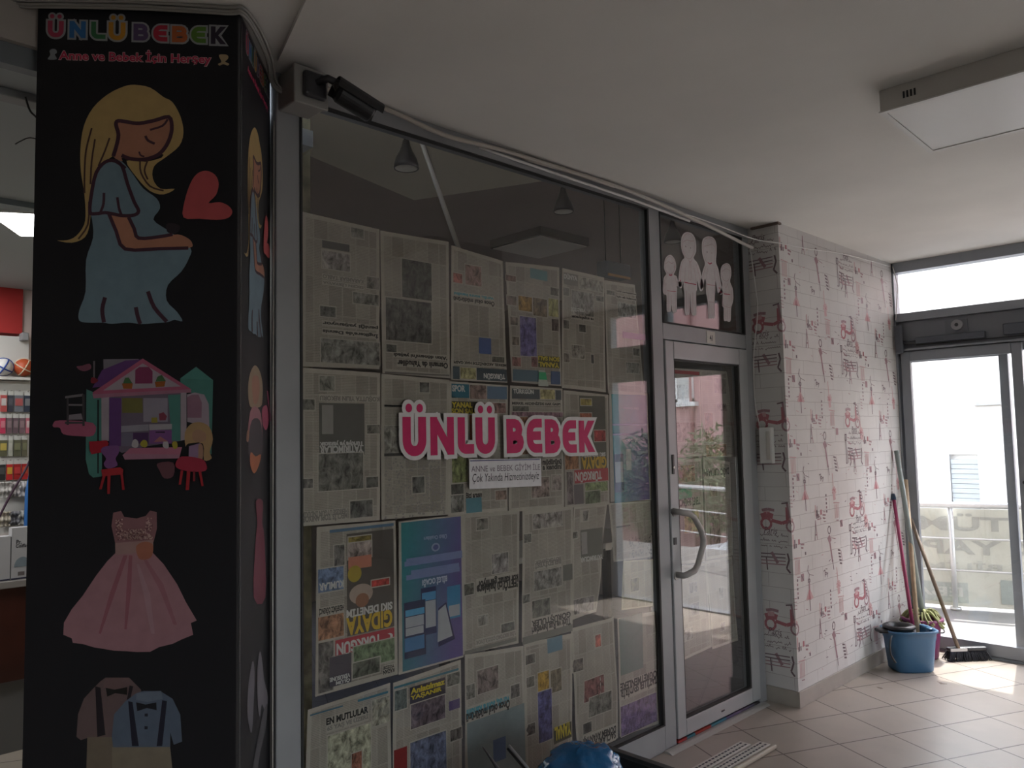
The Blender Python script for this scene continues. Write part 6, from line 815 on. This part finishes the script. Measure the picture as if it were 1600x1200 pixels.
bagm = mat('bag_blue', (.01, .12, .30), .2, bump=.5, bscale=38, trans=0, spec=.6)
tag(m.build('plastic_bag', bagm), 'crumpled shiny blue plastic bag bulging out of the dark box', 'bag')
t = thing('metal_rod', 'thin silver rod with black edge slanting at the bottom edge', 'rod', (1.9, 1.8, .1))
a = Vector((1.885, 1.99, .50)); b = Vector((1.903, 1.72, .33)); MB().tube([a, b], .0052, 10).build('rod', mat('rod_silver', (.55, .56, .58), .35, .4), t); MB().tube([a+Vector((-.006, 0, -.008)), b+Vector((-.006, 0, -.008))], .004, 8).build('edging', black_p, t)
tag(MB().tube(crv([(1.80, 2.03, .51), (1.815, 2.0, .47), (1.83, 1.97, .42), (1.83, 1.93, .34)]), [.0015+.0005*i for i in range(19)], 8).build('strap', black_s), 'black pointed strap end left of the silver rod', 'strap')
slot = mat('slot_dark', (.05, .05, .07), .5); strip_w = mat('strip_white', (.60, .58, .54), .45)
for i, (y, x1, z) in enumerate(((2.075, 3.575, .0), (2.005, 3.640, .0))):
    t = thing('slotted_strip', ['white slotted plastic strip on the floor nearer the shop door', 'white slotted plastic strip with rounded beige end nearer the viewer'][i], 'strip', (x1, y, 0), group='slotted strips on the floor')
    MB().box(x1-.75, x1, y-.030, y+.030, z+.001, z+.020).build('body', strip_w, t, bevel=.004); m = MB()
    for r in (-.014, .012):
        for k in range(26): m.box(x1-.02-.028*k-.017, x1-.02-.028*k, y+r-.005, y+r+.003, z+.0201, z+.0212)
    m.build('slots', slot, t)
m = MB().box(2.86, 3.65, 1.945, 1.97, .001, .022); tag(m.build('edge_strip', mat('strip_beige', (.42, .37, .30), .5), bevel=.009), 'rounded beige strip lying along the slotted white strips', 'strip')

# ---------------------------------------------------------------- neighbouring shop on the left
struct('wall_left_shop', MB().box(-4, 1.42, 6.2, 6.35, 0, 2.6), mat('shop_white', (.72, .70, .68), .7))
struct('trim_12', MB().box(-4, 1.28, 5.985, 6.2, 2.30, 2.60), mat('red_band', (.48, .03, .03), .5))
struct('wall_left_column', MB().box(1.28, 1.42, 6.0, 6.2, 0, 2.6), mat('pinkish_wall', (.6, .5, .48), .7))
struct('ceiling_left_shop', MB().box(-4, 1.42, 2.46, 6.35, 2.6, 2.66), mat('shop_left_ceiling', (.34, .37, .39), .8))
struct('trim_13', MB().box(-4, .9, 2.42, 2.46, 2.585, 2.645), mat('header_grey', (.16, .18, .20), .5)).location
struct('trim_14', MB().box(-4, .9, 2.40, 2.46, 2.645, CZ), wall_dark)
struct('trim_15', MB().box(-4, 1.42, 3.82, 3.88, 2.575, 2.6), mat('beam_grey', (.25, .30, .33), .6))
struct('wall_left_end', MB().box(-4.1, -4, 2.34, 6.35, 0, 2.6), MATS['shop_white'])
led = mat('led_white', (1, .99, .97), .5, emit=8)
def panel(cx, cy, rz, L_, W_, label):
    t = thing('ceiling_light_panel', label, 'ceiling light', (cx, cy, 2.60), rz, group='light panels in the neighbouring shop'); MB().box(-L_/2-.01, L_/2+.01, -W_/2-.01, W_/2+.01, -.012, -.0005).build('frame', white_p, t, M=I4); MB().box(-L_/2, L_/2, -W_/2, W_/2, -.016, -.0125).build('diffuser', led, t, M=I4)
a = math.radians(60); ea = Vector((math.cos(a), math.sin(a))); eb = Vector((math.sin(a), -math.cos(a))); cc = Vector((.925, 4.40))-ea*.20+eb*.30
panel(cc.x, cc.y, a, .40, .60, 'bright white light panel visible left of the pillar'); panel(-.6, 4.3, 0, 1.2, .3, 'long unseen light panel added deeper in the neighbouring shop'); panel(.4, 5.4, 0, 1.0, .3, 'unseen light panel added over the merchandise wall'); panel(-2.4, 4.0, 0, 1.2, .3, 'unseen light panel added at the far left of the neighbouring shop')  # first panel is in view; the others are added, unseen, for fill light
tag(MB().box(.20, .60, 2.62, 2.68, 2.575, 2.5995).build('light_track', mat('track_grey', (.24, .25, .26), .5), bevel=.004), 'grey track fitting on the neighbouring shop ceiling', 'track')
tag(MB().tube(crv([(.555, 2.62, 2.585), (.57, 2.63, 2.55), (.585, 2.62, 2.53), (.598, 2.60, 2.50)]), .003, 6).build('cable', black_p), 'dark wire dangling from the grey track fitting', 'cable')
tag(MB().tube(crv([(.625, 2.66, 2.475), (.58, 2.66, 2.478), (.555, 2.66, 2.462), (.54, 2.66, 2.448)]), .0018, 6).build('cable', black_p), 'thin wire curling out beside the pillar', 'cable')
# merchandise wall
t = thing('shelf', 'white wall shelf holding the small balls', 'shelf', (1.1, 6.0, 2.0)); MB().box(.7, 1.32, 5.88, 6.0, 1.985, 2.003).build('board', white_p, t); MB().box(.7, 1.32, 5.985, 6.0, 2.003, 2.28).build('back_panel', white_p, t)
tag(MB().box(1.262, 1.30, 5.90, 5.98, 2.25, 2.30).build('speaker_box', mat('speaker_grey', (.33, .34, .36), .6), bevel=.004), 'small grey box on top of the white shelf', 'box')
def ball(x, r, c1, kind, label):
    t = thing('ball', label, 'ball', (x, 5.90, 2.010)); m = MB(); c = (x, 5.90, 2.010+r); m.lathe([(r*math.sin(math.pi*i/16), -r*math.cos(math.pi*i/16)) for i in range(17)], 28, c); b = m.build('ball', c1, t)
    rot = Matrix.Rotation(.5, 3, 'Y') @ Matrix.Rotation(.3, 3, 'X'); ms = mat('seam_'+kind, (.70, .60, .45) if kind == 'basket' else (.02, .06, .3), .5); w_ = .007 if kind == 'basket' else .009; s = MB()
    for ax_ in (Vector((0, 0, 1)), Vector((1, 0, 0)), Vector((0, 1, 0))):
        ax2 = rot @ ax_; u_ = ax2.orthogonal().normalized(); v_ = ax2.cross(u_); s.tube([Vector(c)+(u_*math.cos(q)+v_*math.sin(q))*(r*1.0) for q in [2*math.pi*i/32 for i in range(33)]], w_*.55, 6, cap=False)
    s.build('seams', ms, b)
ball(1.275, .058, mat('ball_orange', (.50, .09, .03), .5), 'basket', 'small orange basketball on the white shelf'); ball(1.160, .056, mat('ball_white', (.70, .70, .70), .5), 'volley', 'white ball with blue seams left of the basketball'); ball(1.386, .045, mat('ball_yellow', (.60, .36, .03), .5), 'basket', 'yellow ball mostly hidden behind the pillar')
hook = chrome
rows = [(1.845, .135, [((.45, .08, .08), (.55, .5, .5)), ((.05, .05, .07), (.1, .1, .12)), ((.16, .17, .2), (.4, .1, .1)), ((.04, .05, .08), (.2, .2, .22))], 'blister pack hanging in the top row', [.035, .03, .05, .04]),
        (1.70, .125, [((.50, .04, .10), (.6, .2, .25)), ((.16, .10, .12), (.25, .18, .2)), ((.14, .09, .11), (.25, .18, .2)), ((.18, .11, .13), (.3, .2, .22)), ((.5, .15, .2), (.6, .5, .5))], 'sock pack hanging in the second row', [.03, .03, .03, .03, .03]),
        (1.555, .13, [((.12, .12, .07), (.5, .4, .1)), ((.42, .42, .36), (.5, .5, .45)), ((.11, .11, .07), (.2, .2, .12)), ((.13, .12, .08), (.2, .2, .12))], 'olive pack hanging in the third row', [.042, .025, .04, .03]),
        (1.40, .125, [((.03, .03, .03), (.08, .08, .08)), ((.5, .03, .03), (.6, .35, .05)), ((.35, .02, .02), (.5, .05, .05)), ((.45, .03, .03), (.55, .1, .05))], 'red pack hanging in the fourth row', [.035, .035, .04, .035])]
posn = ['leftmost', 'second from left', 'third from left', 'fourth from left', 'fifth from left']
for z, h, cols, lab, ws in rows:
    x = 1.155
    for i, ((c1, c2), w_) in enumerate(zip(cols, ws)):
        t = thing('hanging_pack', lab+', '+posn[i], 'packaged goods', (x+w_/2, 5.93, z-h/2), group=lab.replace('pack', 'packs')); m = MB().box(x, x+w_, 5.925, 5.94, z-h/2, z+h*.30, 0, c1).box(x+.004, x+w_-.004, 5.922, 5.9249, z-h*.2, z+h*.15, 0, c2); m.build('pack', ink, t); MB().box(x, x+w_, 5.931, 5.934, z+h*.30+.0005, z+h/2, 0, (.6, .6, .58)).build('header_card', ink, t); MB().tube([(x+w_/2, 5.99, z+h/2+.002), (x+w_/2, 5.90, z+h/2+.002)], .002, 6).build('hook', hook, t)
        x += w_+.006
for j, (z, w_) in enumerate(((1.28, .10), (1.10, .09))):
    for i in range(3):
        m = MB(); x = 1.16+i*.05; nx, nz_ = 10, 12
        m.add([(x+.062*u/nx, 5.90+.012*math.sin(u*1.9+i)+.01*math.sin(v*.9+i*2), z-.055+w_*v/nz_) for v in range(nz_+1) for u in range(nx+1)], [(v*(nx+1)+u, v*(nx+1)+u+1, (v+1)*(nx+1)+u+1, (v+1)*(nx+1)+u) for v in range(nz_) for u in range(nx)], 0, smooth=True)
        o = m.build('folded_garment', mat('garment_%d%d' % (i, j), [(.62, .6, .58), (.5, .46, .46), (.6, .58, .6), (.55, .5, .42), (.2, .2, .22), (.5, .5, .48)][i+3*j], .85, nz=.5, nscale=40)); tag(o, ('pale' if j == 0 else 'crumpled')+' folded garment '+['at the left picture edge', 'second along', 'next to blue bag'][i]+(' in upper pile' if j == 0 else ' in lower pile'), 'clothing', 'folded garments in the neighbouring shop'); s_ = o.modifiers.new('solid', 'SOLIDIFY'); s_.thickness = .006
struct('trim_16', MB().box(1.10, 1.34, 5.945, 6.0, 1.0, 1.98), mat('slatwall', (.66, .65, .63), .5))
m = MB(); m.lathe([(.045, 0), (.05, .05), (.048, .30), (.03, .42), (.012, .45)], 16, (1.322, 5.80, .95), 1, .5); tag(m.build('hanging_bag', mat('bag_cobalt', (.02, .13, .40), .5)), 'blue cloth bag hanging against the pillar edge', 'bag')
tag(MB().tube(crv([(1.18, 5.1, 1.60), (1.13, 5.1, 1.44), (1.05, 5.1, 1.28), (.98, 5.1, 1.12)]), .006, 8).build('cord', mat('cord_dark', (.05, .02, .045), .6)), 'dark twisted cord hanging diagonally in the neighbouring shop', 'cord')
# counter
t = thing('counter', 'dark red wooden counter in the neighbouring shop', 'counter', (.6, 4.9, 0)); MB().box(-.4, 1.22, 4.70, 5.2, .83, .865).build('worktop', mat('counter_grey', (.30, .28, .27), .4), t, bevel=.003); MB().box(-.38, 1.20, 4.72, 5.18, .36, .83).build('body', mat('counter_wood', (.06, .013, .008), .35, nz=.3, nscale=6), t); MB().box(-.38, 1.20, 4.74, 5.18, 0, .36).build('plinth', mat('plinth_grey', (.14, .14, .14), .6), t)
def carton(x0, x1, h, label, txt, col2):
    t = thing('carton', label, 'box', ((x0+x1)/2, 4.76, .865)); MB().box(x0, x1, 4.73, 4.80, .866, .866+h).build('carton', mat('carton_white', (.46, .46, .48), .5), t); m = MB(); f = lambda x, z: (x, 4.7292, z); zt = .866+h
    if txt: put_text(m, 'Pr.', f, x0+.02, zt-.085, x0+.045, zt-.062, 0, (.03, .03, .04), shear=.05); put_text(m, 'Coiffage', f, x0+.018, zt-.108, x0+.085, zt-.085, 0, (.03, .03, .04), shear=.03)
    else:
        for i in range(5): m.add([f(x, z) for x, z in ((x0+.01, .93+i*.035), (x0+.04, .93+i*.035), (x0+.04, .945+i*.035), (x0+.01, .945+i*.035))], [(0, 1, 2, 3)], 0, (.30, .12, .10))
    pts = [(x0+.015+.075*math.cos(math.radians(a_))*.5+.035, .93+.05*math.sin(math.radians(a_))) for a_ in range(0, 181, 15)]
    if txt: m.add([f(*p) for p in pts], [list(range(len(pts)))], 0, (.22, .27, .31)); m.add([f(x, z) for x, z in ((x0+.03, .885), (x0+.06, .885), (x0+.06, .905), (x0+.03, .905))], [(0, 1, 2, 3)], 0, (.16, .14, .14)); m.add([f(x0+.085+.012*math.cos(k*.63), zt-.05+.012*math.sin(k*.63)) for k in range(10)], [list(range(10))], 0, (.25, .03, .04))
    m.add([f(x, z) for x, z in ((x0, .868), (x1, .868), (x1, .875), (x0, .875))], [(0, 1, 2, 3)], 0, (.03, .03, .06)); m.build('print', ink, t)
carton(.985, 1.115, .265, 'white hair appliance carton standing on the counter beside pillar', True, 0); carton(.86, .980, .225, 'shorter white carton with red print at left picture edge', False, 0)
